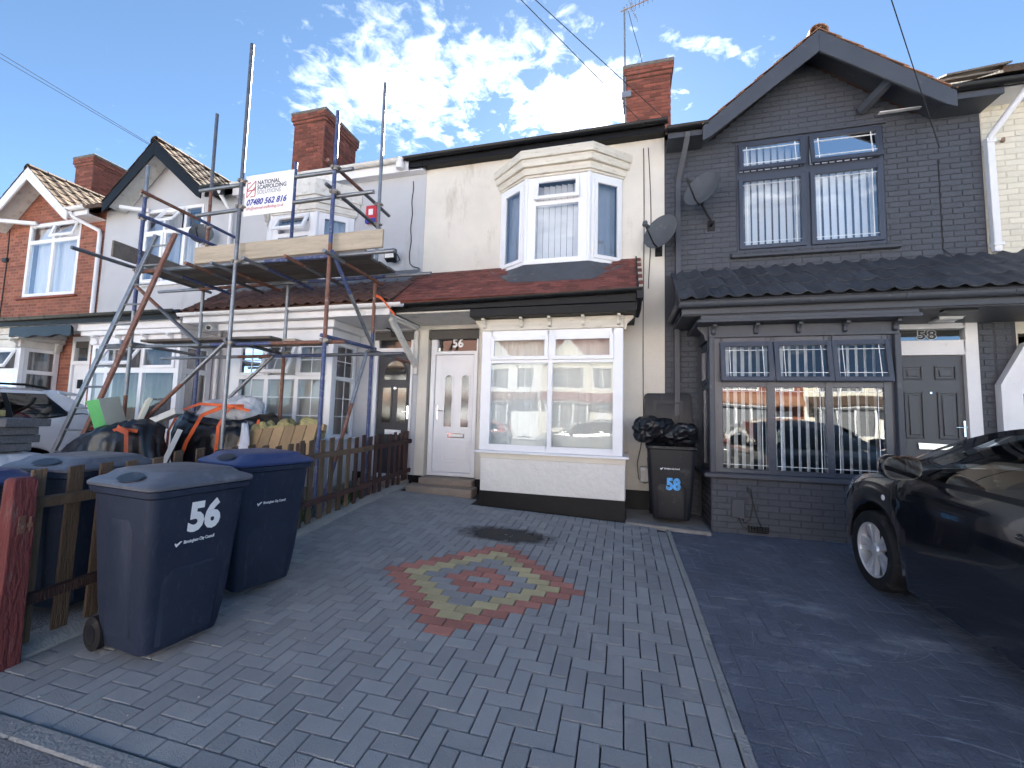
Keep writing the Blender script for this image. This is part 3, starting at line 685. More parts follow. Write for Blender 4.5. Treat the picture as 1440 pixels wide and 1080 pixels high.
# ------------------------------------------------------------------ number 56: cream rendered house with the white bay
YW = 6.4
def off_poly(pts, o):      # offset the street side of a bay plan outwards
    (ax, ay), (bx, by), (cx, cy), (dx, dy) = pts
    k = o*.45; return [(ax-o, ay), (bx-k, by-o), (cx+k, cy-o), (dx+o, dy)]
def oriel(h, plan, z0, z1, zc, cells_mid, cells_l, cells_r, cornice='cream_timber', lead='lead', roofz=None, blinds='slat_white', gm='pane_up', cor2=None):
    A, B, C_, D = plan
    for a, b, cells in ((A, B, cells_l), (B, C_, cells_mid), (C_, D, cells_r)):
        ln = math.hypot(b[0]-a[0], b[1]-a[1]); T = TP(a, b)
        w = window(h, T, .0, ln, z0, z1, cells, 'upvc', gm, -.06, .0)
        if blinds:
            if a == B: slats(w, a[0]+.06, b[0]-.06, z0+.06, z1-.08, a[1]+.14, blinds, .089, .088, 22)
            else: drape(w, T, .06, ln-.06, z0+.05, z1-.08, -.12, 'curtain', 4, .012)
    for a in (B, C_): MB().tube((a[0], a[1]+.012, z0), (a[0], a[1]+.012, z1), .034, 10).build('corner_post', 'upvc', h, smooth=40)
    sill = MB(); p = off_poly(plan, .035); sill.loft([[(x, y, z) for x, y in p] for z in (z0-.03, z0)]); sill.build('window_sill', 'upvc', h, bevel=.004)
    lv = [(z1, .002), (z1, .03), (z1+.035, .04), (z1+.04, .055), (z1+.14, .07), (z1+.145, .105), (z1+.25, .125), (z1+.255, .145), (zc, .16)]
    for q in range(0, len(lv)-1, 2):
        m = MB(); a, b = lv[q], lv[min(q+1, len(lv)-1)]
        lo = a[0]; hi = (lv[q+2][0]-.0015) if q+2 < len(lv) else zc
        pa, pb = off_poly(plan, lv[q+1][1]), off_poly(plan, lv[min(q+2, len(lv)-1)][1]-.012)
        m.loft([[(x, y, lo) for x, y in pa], [(x, y, hi) for x, y in pb]]); m.build('cornice', cornice, h, bevel=.003)
    m = MB(); p = off_poly(plan, -.02); m.loft([[(x, y, z) for x, y in p] for z in (z1-.02, z1+.02)]); m.build('bay_ceiling', 'room', h)
def interp(a, b, n): return [tuple(a[i]+(b[i]-a[i])*k/n for i in range(len(a))) for k in range(n)]

D_ = empty('terraced_house', (-1.4, 6.4, .3), label='cream rendered house with number 56 over its white door', category='house')
T = TF(YW)
MB().plate(-3.368, .583, .0, 6.02, [(-3.2, -2.29, .1, 3.02), (-1.88, -.06, .62, 2.88), (-1.86, -.12, 3.95, 5.30)], T, -.24, 0).build('wall', 'cream_render', D_)
shell(D_, -3.368, .583, 5.96, 'cream_render', ye=6.21)
for a, b in ((-3.366, -3.205), (-2.285, -1.985), (.035, .581)): MB().box(a, 6.375, .1, b, 6.399, .575).build('plinth', 'black_paint', D_, bevel=.004)
# door of 56
fr = MB().plate(-3.165, -2.325, .58, 3.0, [(-3.062, -2.352+.0, 2.655, 2.935), (-3.092, -2.342-.05, .64, 2.60)], TF(6.5), -.05, .03).build('door_frame', 'upvc', D_, bevel=.005)
MB().quad((-3.07, 6.505, 2.65), (-2.345, 6.505, 2.65), (-2.345, 6.505, 2.94), (-3.07, 6.505, 2.94)).build('fanlight', 'pane', fr)
text(D_, '56', .20, lambda u, v, n: (-2.70+u, 6.500-n, 2.79+v), 'ink_white', 'house_number', bold=.006)
def arch(u0, u1, v0, v1, k=10):
    c, r = (u0+u1)/2, (u1-u0)/2; return [(u0, v0), (u1, v0)]+[(c+r*math.cos(math.pi*i/k), v1-r+r*math.sin(math.pi*i/k)) for i in range(k+1)]
door = MB().box(-3.088, 6.507, .645, -2.396, 6.545, 2.595).build('door', 'upvc', D_, bevel=.003)
Td = TF(6.507)
for a, b in ((-2.905, -2.775), (-2.605, -2.475)):
    MB().prism(arch(a-.028, b+.028, 1.36, 2.285), Td, 0, .010).build('moulding', 'upvc', door, bevel=.003)
    MB().prism(arch(a, b, 1.39, 2.255), Td, .0105, .0115).build('pane', 'frosted', door)
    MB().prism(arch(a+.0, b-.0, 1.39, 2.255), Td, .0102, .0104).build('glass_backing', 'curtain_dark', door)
MB().plate(-2.935, -2.435, .80, 1.18, [(-2.91, -2.46, .825, 1.155)], Td, .0, .010).build('moulding', 'upvc', door, bevel=.003)
MB().plate(-2.885, -2.485, .85, 1.13, [], Td, .0, .009).build('panel', 'upvc', door, bevel=.004)
MB().plate(-2.985, -2.415, .76, 2.50, [(-2.975, -2.425, .77, 2.49)], Td, .0, .004).build('panel_line', 'upvc', door)
m = MB().plate(-2.83, -2.53, 1.205, 1.285, [], Td, .0, .012); m.build('letterbox', 'chrome', door, bevel=.004)
MB().plate(-2.805, -2.555, 1.225, 1.265, [], Td, .0125, .015).build('letterbox_flap', 'upvc', door)
m = MB(); m.box(-3.035, 6.485, 1.50, -3.005, 6.5065, 1.74); m.tube((-3.02, 6.485, 1.655), (-3.02, 6.455, 1.655), .010); m.tube((-3.02, 6.458, 1.655), (-2.91, 6.458, 1.65), .009); m.build('handle', 'chrome', door, bevel=.003)
st = MB().hexa([(-3.2, 6.25, .3), (-2.28, 6.25, .3), (-2.28, 6.47, .3), (-3.2, 6.47, .3), (-3.2, 6.25, .565), (-2.28, 6.25, .565), (-2.28, 6.47, .572), (-3.2, 6.47, .572)]).build('door_step', 'step', D_, bevel=.012)
m = MB(); m.loft([[(-3.30, 6.02, z), (-2.9, 5.99, z), (-2.27, 6.0, z), (-2.2, 6.02, z), (-2.2, 6.3, z), (-3.34, 6.3, z)] for z in (.3, .47)]); m.build('door_step', 'step', D_, bevel=.012)
# ground floor bay of 56
MB().plate(-1.965, .03, .34, 1.062, [], TF(5.745), -.12, 0).build('bay_wall', 'plinth_render', D_, bevel=.008)
for X0, X1 in ((-1.965, -1.85), (-.09, .03)): MB().box(X0, 5.866, .34, X1, 6.398, 1.062).build('bay_wall', 'plinth_render', D_)
m = MB(); m.plate(-1.972, .038, .18, .525, [], TF(5.732), -.05, 0); m.build('plinth', 'black_paint', D_, bevel=.006)
MB().box(.0305, 5.783, .18, .040, 6.374, .525).build('plinth', 'black_paint', D_)
m = MB(); m.loft([[(-2.055, 5.665, z), (.075, 5.665, z), (.075, 6.38, z), (-2.055, 6.38, z)] for z in (1.064, 1.098)]); sl_ = m.build('window_sill', 'upvc', D_, bevel=.006)
m = MB().plate(-1.975, .036, .985, 1.060, [], TF(5.738), -.02, 0); m.build('sill_band', 'cream_paint', D_, bevel=.006)
bw = window(D_, TF(5.735), -2.0, -.005, 1.10, 2.815, [(-1.855, -1.02, 1.185, 2.35, 'fix', 0), (-.955, -.135, 1.185, 2.35, 'fix', 0), (-1.85, -1.03, 2.405, 2.715, 'sash', 0), (-.955, -.14, 2.405, 2.715, 'sash', 0)], 'upvc', 'pane_front', -.06, .0)
slats(bw, -1.92, -.07, 1.14, 2.40, 5.92, 'slat_grey', .0875, .0905, 12)
drape(bw, TF(5.735), -1.9, -.1, 2.40, 2.78, -.22, 'slat_grey', 14, .006)
for X in (-2.0, -.125): 
    MB().box(X+.001, 5.80, 1.10, X+.119, 6.398, 2.813).build('bay_side', 'upvc', D_)
MB().box(-1.99, 5.70, 2.818, -.0, 6.398, 2.985).build('frieze', 'cream_timber', D_, bevel=.006)
for X in (-1.955, -1.40, -1.0, -.535, -.06): corbel(D_, X, 5.70, 2.845, 2.983, .12, .042, 'cream_timber')
for X, s in ((-1.99, -1), (.0, 1)):
    MB().prism([(0, 2.80), (.03, 2.80), (.05, 2.88), (.13, 2.96), (.13, 2.985), (0, 2.985)], lambda u, v, n: (X+s*u, 5.74+n, v), 0, .05).build('corbel', 'cream_timber', D_, bevel=.004)
MB().box(-2.13, 5.515, 2.987, .155, 6.39, 3.105).build('fascia', 'black_paint', D_, bevel=.005)
m = MB(); m.hexa([(-3.34, 5.50, 3.108), (.165, 5.50, 3.108), (.165, 6.39, 3.108), (-3.34, 6.39, 3.108), (-3.34, 5.50, 3.185), (.165, 5.50, 3.235), (.165, 6.39, 3.235), (-3.34, 6.39, 3.185)]); m.build('fascia', 'black_paint', D_, bevel=.006)
MB().box(-3.33, 5.56, 3.085, -2.14, 6.38, 3.106).build('soffit', 'weathered_white', D_)
gutter(D_, -3.2, .215, 5.455, 3.205, 'black_plastic', .05, z1=3.265)
m = MB(); m.box(.155, 5.42, 3.12, .245, 5.56, 3.275); m.path([(.20, 5.46, 3.15), (.19, 5.60, 3.02), (.17, 5.72, 2.96)], .032, 10); m.build('gutter_outlet', 'black_plastic', D_, bevel=.008)
RY0, RZ0, RY1, RZ1 = 5.47, 3.262, 6.398, 4.00
pr = slab(D_, 'pent_roof', [(-3.33, RY0, RZ0), (.165, RY0, RZ0+.02), (.165, RY1, RZ1), (-3.33, RY1, RZ1)], .05, 'red_tile')
vl = math.hypot(RY1-RY0, RZ1-RZ0)
tiles(pr, (-3.33, RY0-.03, RZ0-.016), (1, 0, .004), (0, RY1-RY0, RZ1-RZ0), 21, 10, .1662, vl/10.0, 'red_tile', 'flat', 0, True, jit=.004)
m = MB(); m.hexa([(.166, RY0-.02, RZ0-.03), (.185, RY0-.02, RZ0-.03), (.185, RY1, RZ1-.03), (.166, RY1, RZ1-.03), (.166, RY0-.02, RZ0+.04), (.185, RY0-.02, RZ0+.04), (.185, RY1, RZ1+.05), (.166, RY1, RZ1+.05)]); m.build('verge', 'black_paint', D_)
plan56 = [(-1.97, 6.385), (-1.47, 6.06), (-.51, 6.06), (-.03, 6.385)]
mid = [(.155, .805, 3.985, 4.825, 'fix', 0), (.155, .805, 4.895, 5.215, 'sash', 9)]
ls = [(.10, .525, 3.97, 5.17, 'sash', 0)]
oriel(D_, plan56, 3.925, 5.275, 5.655, mid, ls, ls)
lead = MB(); top = off_poly(plan56, .02); P0 = interp((*top[0], 3.92), (*top[1], 3.905), 5)+interp((*top[1], 3.905), (*top[2], 3.905), 9)+interp((*top[2], 3.905), (*top[3], 3.92), 5)+[(*top[3], 3.92)]
def on_roof(x, y, e=.028): return (x, y, RZ0+(y-RY0)*(RZ1-RZ0)/(RY1-RY0)+e)
ob = [(-2.20, 6.33), (-1.62, 5.80), (-.42, 5.76), (.16, 6.31)]
P2 = [on_roof(*p) for p in interp(ob[0], ob[1], 5)+interp(ob[1], ob[2], 9)+interp(ob[2], ob[3], 5)+[ob[3]]]
P2 = [(x+.02*noise.noise(Vector((x*5, 2, 0))), y+.03*noise.noise(Vector((x*6, 0, 0))), z+.006) for x, y, z in P2]
P1 = [((a[0]+b[0])/2, (a[1]+b[1])/2+.02, (a[2]+b[2])/2-.02+.02*noise.noise(Vector((a[0]*7, 3, 1)))) for a, b in zip(P0, P2)]
lead.loft([P0, P1, P2, [(x, y+.02, z-.03) for x, y, z in P2]], closed=False); lead.build('lead_flashing', 'lead', D_, smooth=60)
# eaves of 56
MB().box(-3.366, 6.235, 5.865, .581, 6.265, 6.0).build('fascia', 'black_paint', D_, bevel=.004)
MB().box(-3.366, 6.266, 5.875, .581, 6.398, 5.895).build('soffit', 'black_paint', D_)
gutter(D_, -3.66, .61, 6.175, 6.005, 'black_plastic', .058)
chimney(D_, .03, .86, 8.2, 9.2, 6.9, 8.72, [(.55, 8.5, .17, .20)], 'old_brick')
m = MB()
for xs, amp in ((.285, .006), (.36, .03)):
    m.path([(xs+amp*math.sin(z*1.7), 6.393, z) for z in [5.74-.2*i for i in range(22 if amp < .01 else 12)]], .006, 6)
m.path([(.285, 6.393, 1.55), (.25, 6.39, 1.2), (.2, 6.39, .95), (.22, 6.39, .74), (.30, 6.385, .68), (.36, 6.36, .70)], .006, 6)
m.build('wall_cable', 'wire', D_, smooth=True)
m = MB(); m.box(.235, 6.32, .70, .40, 6.398, .92); m.build('meter_box', 'dull_metal', D_, bevel=.008)

# ------------------------------------------------------------------ number 58: dark grey painted brick
E_ = empty('terraced_house', (2.48, 6.4, .3), label='dark grey painted brick house with number 58 over its door', category='house')
EH = [(1.56, 3.34, 3.985, 5.635), (3.40, 4.225, .1, 2.93), (1.12, 2.98, .6, 2.80)]
ex0, ex1 = .587, 4.386
MB().plate(ex0, ex1, .0, 5.70, EH, TF(YW), -.24, 0).build('wall', 'grey_mortar', E_)
gxc, ghw, gze, gza = 2.465, 1.36, 5.72, 6.79
clipE = lambda v: (gxc-(gza-.1-v)/.787, gxc+(gza-.1-v)/.787) if v > 5.70 else (ex0, ex1)
MB().prism([(gxc-1.25, 5.703), (gxc+1.25, 5.703), (gxc, gza-.09)], TF(YW), -.2, 0).build('gable_wall', 'grey_mortar', E_)
full, cut = brick_rows(ex0+.004, ex1-.004, .26, 6.66, EH+[(1.03, 3.06, .0, 2.98)], clipE)
full = [b for b in full if not (b[3] < 3.75 and b[2] > 2.95)]; cut = [b for b in cut if not (b[3] < 3.75 and b[2] > 2.95)]
full.sort(key=lambda b: math.hypot((b[0]+b[1])/2, b[2]-1.6)); vis = [b for b in full if b[2] > 3.6 or b[1] < 1.03]; rest = [b for b in full if b not in vis]
rest += brick_objects(E_, vis, YW, 'grey_brick', 300)
mb = MB(); brick_cells(mb, rest+cut, TF(YW)); mb.build('brickwork', 'grey_brick', E_, kind='stuff')
shell(E_, ex0, ex1, 5.77, 'grey_mortar', eaves=[(ex0, 1.12), (3.82, ex1)])
gable(E_, gxc, ghw, gze, gza, 5.97, 8.0, 'grey_paint', 'grey_paint', 'terracotta_tile', bw=.235, nrow=6)
m = MB(); m.bar((gxc+.80, 6.02, 5.98), (gxc+.62, 6.36, 5.83), .07, .10); m.build('bracket', 'grey_paint', E_)
MB().bar((gxc+.80, 6.30, 5.735), (gxc+1.28, 6.30, 5.735), .05, .012).build('soffit_strip', 'white_paint', E_)
for a, b in ((.60, 1.10), (3.86, 4.62)):
    MB().box(a, 6.03, 5.60, min(b, 4.39), 6.06, 5.72).build('fascia', 'grey_paint', E_)
    MB().box(a, 6.061, 5.61, min(b, 4.39), 6.398, 5.63).build('soffit', 'grey_paint', E_)
    gutter(E_, a-.03, b+.02, 5.99, 5.735, 'black_plastic', .06, clips=False)
slab(E_, 'slipped_slate', [(3.80, 5.96, 5.90), (4.42, 5.94, 5.93), (4.42, 6.3, 6.10), (3.80, 6.3, 6.07)], .02, 'stone_cap')
slab(E_, 'slipped_slate', [(3.62, 5.97, 5.84), (4.30, 5.95, 5.85), (4.30, 6.3, 6.04), (3.62, 6.3, 6.03)], .02, 'stone_cap')
# first floor window of 58
lead_bars = lambda a, b, c, d: ([a+.055, b-.055], [c+.05, d-.05])
uw = window(E_, TF(6.405), 1.56, 3.34, 3.985, 5.635, [(1.60, 2.405, 4.04, 5.065, 'sash', 0), (2.49, 3.30, 4.04, 5.065, 'sash', 0), (1.60, 2.405, 5.175, 5.585, 'sash', 7), (2.49, 3.30, 5.175, 5.585, 'sash', 7)], 'grey_upvc', 'pane_up', -.05, .01, bars=lead_bars, barmat='slat_white', bw=.006)
slats(uw, 1.60, 3.30, 4.03, 5.60, 6.52, 'slat_white', .089, .088, 28)
for a, b in ((1.75, 2.25), (2.65, 3.15)): MB().plate(a, b, 5.592, 5.612, [], TF(6.405), .0105, .02).build('trickle_vent', 'black_plastic', uw)
MB().plate(1.515, 3.385, 5.637, 5.665, [], TF(YW), .0, .035).build('lintel_strip', 'grey_paint', E_, bevel=.004)
sl2 = MB().box(1.47, 6.315, 3.90, 3.47, 6.42, 3.945).build('window_sill', 'grey_paint', E_, bevel=.008)
for i in range(12): MB().box(1.475+i*.166, 6.33, 3.947, 1.475+(i+1)*.166-.006, 6.42, 3.972).build('sill_tile', 'grey_tile', sl2, bevel=.004)
# pent roof of 58 running on over next door
ey0, ez0, ey1, ez1 = 5.44, 3.07, 6.398, 3.73
slab(E_, 'pent_deck', [(.68, ey0, ez0), (4.384, ey0, ez0), (4.384, ey1, ez1), (.68, ey1, ez1)], .05, 'grey_tile')
pr2 = [o for o in E_.children if o.name.startswith('pent_deck')][0]; pr2.name = 'pent_roof'
tiles(pr2, (.665, ey0-.03, ez0+.002), (1, 0, 0), (0, ey1-ey0, ez1-ez0), 18, 3, .2065, math.hypot(ey1-ey0, ez1-ez0)/3., 'grey_tile', amp=.034)
MB().box(.70, 5.50, 2.905, 4.384, 5.53, 3.045).build('fascia', 'grey_paint', E_, bevel=.004)
MB().box(.70, 5.531, 2.895, 4.384, 6.398, 2.912).build('soffit', 'grey_paint', E_)
gutter(E_, .66, 4.38, 5.435, 3.03, 'grey_paint', .056)
m = MB(); halfpipe(m, (.665, 5.44, 3.035), (.665, 6.38, 3.035), .05); m.build('gutter', 'grey_paint', E_, smooth=35)
# ground floor bay of 58
bx0, bx1 = 1.045, 3.06
m = MB().plate(bx0+.02, bx1-.02, .2, .90, [], TF(5.735), -.12, 0); m.build('bay_wall', 'grey_mortar', E_)
f, c = brick_rows(bx0+.022, bx1-.022, .225, .90); mb = MB(); brick_cells(mb, f+c, TF(5.735)); mb.build('bay_brickwork', 'grey_brick', E_, kind='stuff')
f, c = brick_rows(5.735, 6.39, .225, .90); mb = MB(); brick_cells(mb, f+c, TL(bx0+.02)); mb.build('bay_brickwork', 'grey_brick', E_, kind='stuff')
MB().box(bx0+.021, 5.857, .2, bx0+.12, 6.398, .899).build('bay_wall', 'grey_mortar', E_)
MB().box(bx1-.12, 5.857, .2, bx1-.021, 6.398, .899).build('bay_wall', 'grey_mortar', E_)
MB().loft([[(bx0-.07, 5.655, z), (bx1+.02, 5.655, z), (bx1+.02, 6.39, z), (bx0-.07, 6.39, z)] for z in (.903, .965)]).build('window_sill', 'grey_paint', E_, bevel=.012)
lw = window(E_, TF(5.735), bx0+.06, bx1-.04, .966, 2.645, [(1.205, 1.70, 1.02, 2.025, 'fix', 0), (1.79, 2.32, 1.02, 2.025, 'fix', 0), (2.395, 2.90, 1.02, 2.025, 'fix', 0), (1.19, 1.755, 2.10, 2.57, 'sash', 8), (1.79, 2.375, 2.10, 2.57, 'sash', 8), (2.40, 2.955, 2.10, 2.57, 'sash', 8)], 'grey_upvc', 'pane_58', -.06, .0, bars=lead_bars, barmat='slat_white', bw=.006)
slats(lw, 1.17, 2.95, 1.00, 2.60, 5.92, 'slat_white', .0885, .088, 52)
for a in (1.33, 1.93, 2.53): MB().plate(a, a+.3, 2.578, 2.594, [], TF(5.735), .0005, .012).build('trickle_vent', 'black_plastic', lw)
for X in (bx0+.03, bx1-.03): MB().bar((X, 5.735, .966), (X, 5.735, 2.645), .06, .11, (0, 1, 0)).build('bay_post', 'grey_paint', E_, bevel=.006)
window(E_, TL(bx0+.04), 5.80, 6.39, .966, 2.645, [(5.90, 6.30, 1.02, 2.02, 'fix', 0), (5.90, 6.30, 2.10, 2.58, 'sash', 0)], 'grey_upvc', 'pane', -.05, 0)
MB().box(bx1-.10, 5.80, .966, bx1-.01, 6.398, 2.645).build('bay_side', 'grey_paint', E_)
MB().box(bx0, 5.70, 2.647, bx1, 6.398, 2.80).build('frieze', 'grey_paint', E_, bevel=.005)
MB().box(bx0-.16, 5.49, 2.802, 3.17, 6.39, 2.84).build('cornice', 'grey_paint', E_, bevel=.006)
MB().box(bx0-.12, 5.53, 2.842, 3.16, 6.39, 2.893).build('cornice', 'grey_paint', E_, bevel=.006)
for X in (1.10, 1.58, 2.04, 2.52, 3.01): corbel(E_, X, 5.70, 2.675, 2.80, .11, .045, 'grey_paint')
m = MB(); m.prism([(0, 2.62), (.03, 2.62), (.05, 2.7), (.12, 2.78), (.12, 2.80), (0, 2.80)], lambda u, v, n: (bx0-u, 5.75+n, v), 0, .05); m.build('corbel', 'grey_paint', E_)
# door of 58
fr = MB().plate(3.40, 4.225, .40, 2.93, [(3.40, 4.095, 2.675, 2.83), (3.40, 4.085, .45, 2.495)], TF(6.405), -.07, .025).build('door_frame', 'white_paint', E_, bevel=.006)
MB().quad((3.405, 6.42, 2.67), (4.10, 6.42, 2.67), (4.10, 6.42, 2.835), (3.405, 6.42, 2.835)).build('fanlight', 'pane_up', fr)
text(E_, '58', .155, lambda u, v, n: (3.72+u, 6.4145-n, 2.752+v), 'ink_white', 'house_number', bold=.008, sx=1.25, kerning=1.1)
text(E_, '58', .155, lambda u, v, n: (3.72+u, 6.412-n, 2.752+v), 'ink_black', 'house_number', bold=.004, sx=1.25, kerning=1.1)
door = MB().box(3.405, 6.425, .45, 4.083, 6.46, 2.49).build('door', 'door_grey', E_)
Td = TF(6.425)
for a, b, c, d in ((3.455, 3.665, 2.185, 2.36), (3.79, 4.01, 2.185, 2.36), (3.46, 3.66, 1.445, 2.03), (3.805, 4.015, 1.445, 2.03), (3.46, 3.66, .60, 1.22), (3.805, 4.015, .60, 1.22)):
    MB().plate(a, b, c, d, [(a+.018, b-.018, c+.018, d-.018)], Td, 0, .011).build('moulding', 'door_grey', door, bevel=.004)
    MB().plate(a+.05, b-.05, c+.045, d-.045, [], Td, 0, .010).build('panel', 'door_grey', door, bevel=.005)
m = MB(); m.box(4.045, 6.405, 1.48, 4.072, 6.4245, 1.68); m.tube((4.058, 6.40, 1.60), (4.058, 6.375, 1.60), .009); m.tube((4.058, 6.378, 1.60), (3.95, 6.378, 1.595), .008); m.build('handle', 'chrome', door, bevel=.003)
m = MB().plate(3.585, 3.935, 1.31, 1.385, [], Td, 0, .018); m.build('letterbox', 'chrome', door, bevel=.006)
m = MB(); m.tube((3.738, 6.4245, 2.02), (3.738, 6.412, 2.02), .012); m.build('spyhole', 'chrome', door)
MB().box(3.36, 6.12, .2, 4.30, 6.45, .44).build('door_step', 'concrete', E_, bevel=.012)
lp_ = MB().plate(3.60, 3.84, 5.98, 6.14, [], lambda u, v, n: (u, v, 2.894-n), 0, .03).build('porch_light', 'lamp_cover', E_, bevel=.01)
m = MB(); m.box(3.43, 5.62, 2.872, 3.74, 5.68, 2.894); m.build('porch_sensor', 'black_plastic', E_)
downpipe(E_, [(.86, 6.02, 5.66), (.86, 6.05, 5.60), (.775, 6.33, 5.14), (.765, 6.345, 5.0), (.765, 6.345, 3.74), (.74, 6.34, 3.0), (.74, 6.34, .35)], .034, 'grey_paint', square=True)
m = MB(); m.box(1.28, 5.70, .43, 1.43, 5.7345, .66); m.build('meter_box', 'grey_paint', E_, bevel=.008)
m = MB(); m.path([(1.40, 5.715, .43), (1.42, 5.70, .38), (1.48, 5.70, .42), (1.52, 5.71, .60), (1.50, 5.71, .78), (1.46, 5.715, .80), (1.50, 5.705, .70), (1.56, 5.70, .45), (1.62, 5.70, .30)], .006, 6)
m.path([(1.36, 5.71, .43), (1.40, 5.70, .33), (1.52, 5.69, .30), (1.60, 5.69, .35)], .005, 6); m.build('meter_cable', 'wire', E_, smooth=True)
vb = MB().plate(1.46, 1.68, .27, .345, [(1.475+.03*i, 1.475+.03*i+.016, .285+.022*j, .285+.022*j+.012) for i in range(7) for j in range(3) if (i+j) % 1 == 0], TF(5.722), 0, .012); vb.build('air_brick', 'black_paint', E_)
m = MB(); m.path([(3.93, 6.39, 5.05-.1*i) if i < 13 else (3.93+.06*(i-12), 6.37-.2*(i-12), 3.72-.15*(i-12)) for i in range(16)], .006, 6); m.build('wall_cable', 'wire', E_, smooth=True)

# ------------------------------------------------------------------ next house to the right: cream painted brick
F_ = empty('terraced_house', (6.4, 6.4, .3), label='cream painted brick house with a white downpipe beside the dark house', category='house')
fx0, fx1 = 4.39, 8.3
MB().plate(fx0, fx1, .0, 5.90, [(6.0, 7.6, 3.95, 5.5), (4.62, 5.50, .1, 2.75)], TF(YW), -.24, 0).build('wall', 'cream_mortar', F_)
f, c = brick_rows(fx0+.006, fx1, 3.0, 5.85, [(5.95, 7.65, 3.9, 5.55)]); mb = MB(); brick_cells(mb, f+c, TF(YW), .005); mb.build('brickwork', 'cream_brick', F_, kind='stuff')
shell(F_, fx0, fx1, 5.95, 'cream_mortar')
window(F_, TF(YW), 6.0, 7.6, 3.95, 5.5, [(6.06, 6.78, 4.02, 5.42, 'fix', 0), (6.84, 7.54, 4.02, 5.42, 'fix', 0)], 'upvc', 'pane_up', -.08, -.03)
gutter(F_, 4.66, fx1, 5.99, 5.80, 'white_paint', .058); MB().box(4.66, 6.05, 5.68, fx1, 6.08, 5.86).build('fascia', 'white_paint', F_); MB().box(4.40, 6.081, 5.69, fx1, 6.397, 5.71).build('soffit', 'white_paint', F_)
dp = downpipe(F_, [(4.70, 6.0, 5.78), (4.66, 6.06, 5.70), (4.42, 6.30, 5.24), (4.42, 6.335, 5.16)], .036, 'white_paint')
m = MB(); m.bar((4.42, 6.335, 5.20), (4.43, 6.335, 3.76), .075, .07, (0, 1, 0)); m.build('downpipe', 'white_paint', F_, bevel=.006)
m = MB(); m.box(4.375, 6.29, 5.155, 4.47, 6.38, 5.215); m.box(4.38, 6.29, 3.83, 4.485, 6.38, 3.87); m.build('pipe_collar', 'white_paint', F_, bevel=.004)
m = MB(); m.tube((4.60, 6.39, 5.20), (4.56, 6.33, 5.20), .02, 8); m.build('overflow_stub', 'red_mortar', F_)
slab(F_, 'pent_roof', [(4.388, ey0, ez0), (fx1, ey0, ez0), (fx1, ey1, ez1), (4.388, ey1, ez1)], .05, 'grey_tile')
pr3 = [o for o in F_.children if o.name.startswith('pent_roof')][0]
tiles(pr3, (4.384, ey0-.03, ez0+.002), (1, 0, 0), (0, ey1-ey0, ez1-ez0), 18, 3, .2065, math.hypot(ey1-ey0, ez1-ez0)/3., 'grey_tile', amp=.034)
MB().box(4.386, 5.50, 2.905, fx1, 5.53, 3.045).build('fascia', 'grey_paint', F_); MB().box(4.386, 5.531, 2.895, fx1, 6.398, 2.912).build('soffit', 'grey_paint', F_)
gutter(F_, 4.39, fx1, 5.435, 3.03, 'grey_paint', .056)
f, c = brick_rows(fx0+.004, 4.98, .26, 2.89, [(4.56, 5.6, .2, 2.9)]); mb = MB(); brick_cells(mb, f+c, TF(YW)); mb.build('painted_return', 'grey_brick', F_, kind='stuff'); MB().box(4.3865, 6.3972, .2, 4.6, 6.3990, 2.893).build('painted_mortar', 'grey_mortar', F_)
# arched porch surround
ax, ar = 5.14, .58
outer = [(4.36, .1), (4.36, 2.12), (4.62, 2.62), (5.14, 3.0-.12), (5.66, 2.62), (5.92, 2.12), (5.92, .1)]
inner = [(ax+ar, .1)]+[(ax+ar*math.cos(R_(a)), 2.02+ar*math.sin(R_(a))*.9) for a in range(0, 181, 15)]+[(ax-ar, .1)]
sp = MB(); sp.prism(outer+inner, TF(6.30), -.09, 0); sp.build('porch_surround', 'white_paint', F_)
dr = MB().box(4.57, 6.46, .2, 5.72, 6.50, 2.0).build('door', 'door_grey', F_)
for a, b in ((4.64, 4.95), (5.05, 5.35), (5.42, 5.66)): MB().plate(a, b, 1.1, 1.85, [(a+.03, b-.03, 1.13, 1.82)], TF(6.46), 0, .012).build('moulding', 'door_grey', dr)
fan = MB(); pts = [(ax+.56*math.cos(R_(a)), 2.0+.52*math.sin(R_(a))) for a in range(0, 181, 15)]; fan.prism(pts, TF(6.48), 0, .004); fan.build('fanlight', 'pane_up', F_)
m = MB()
for a in (30, 60, 90, 120, 150): m.bar((ax+.12*math.cos(R_(a)), 6.46, 2.0+.12*math.sin(R_(a))), (ax+.56*math.cos(R_(a)), 6.46, 2.0+.50*math.sin(R_(a))), .03, .03, (0, 1, 0))
m.path([(ax+.56*math.cos(R_(a)), 6.46, 2.0+.5*math.sin(R_(a))) for a in range(0, 181, 12)], .022, 6); m.path([(ax-.56, 6.46, 2.0), (ax+.56, 6.46, 2.0)], .022, 6); m.build('fanlight_bars', 'door_grey', F_)
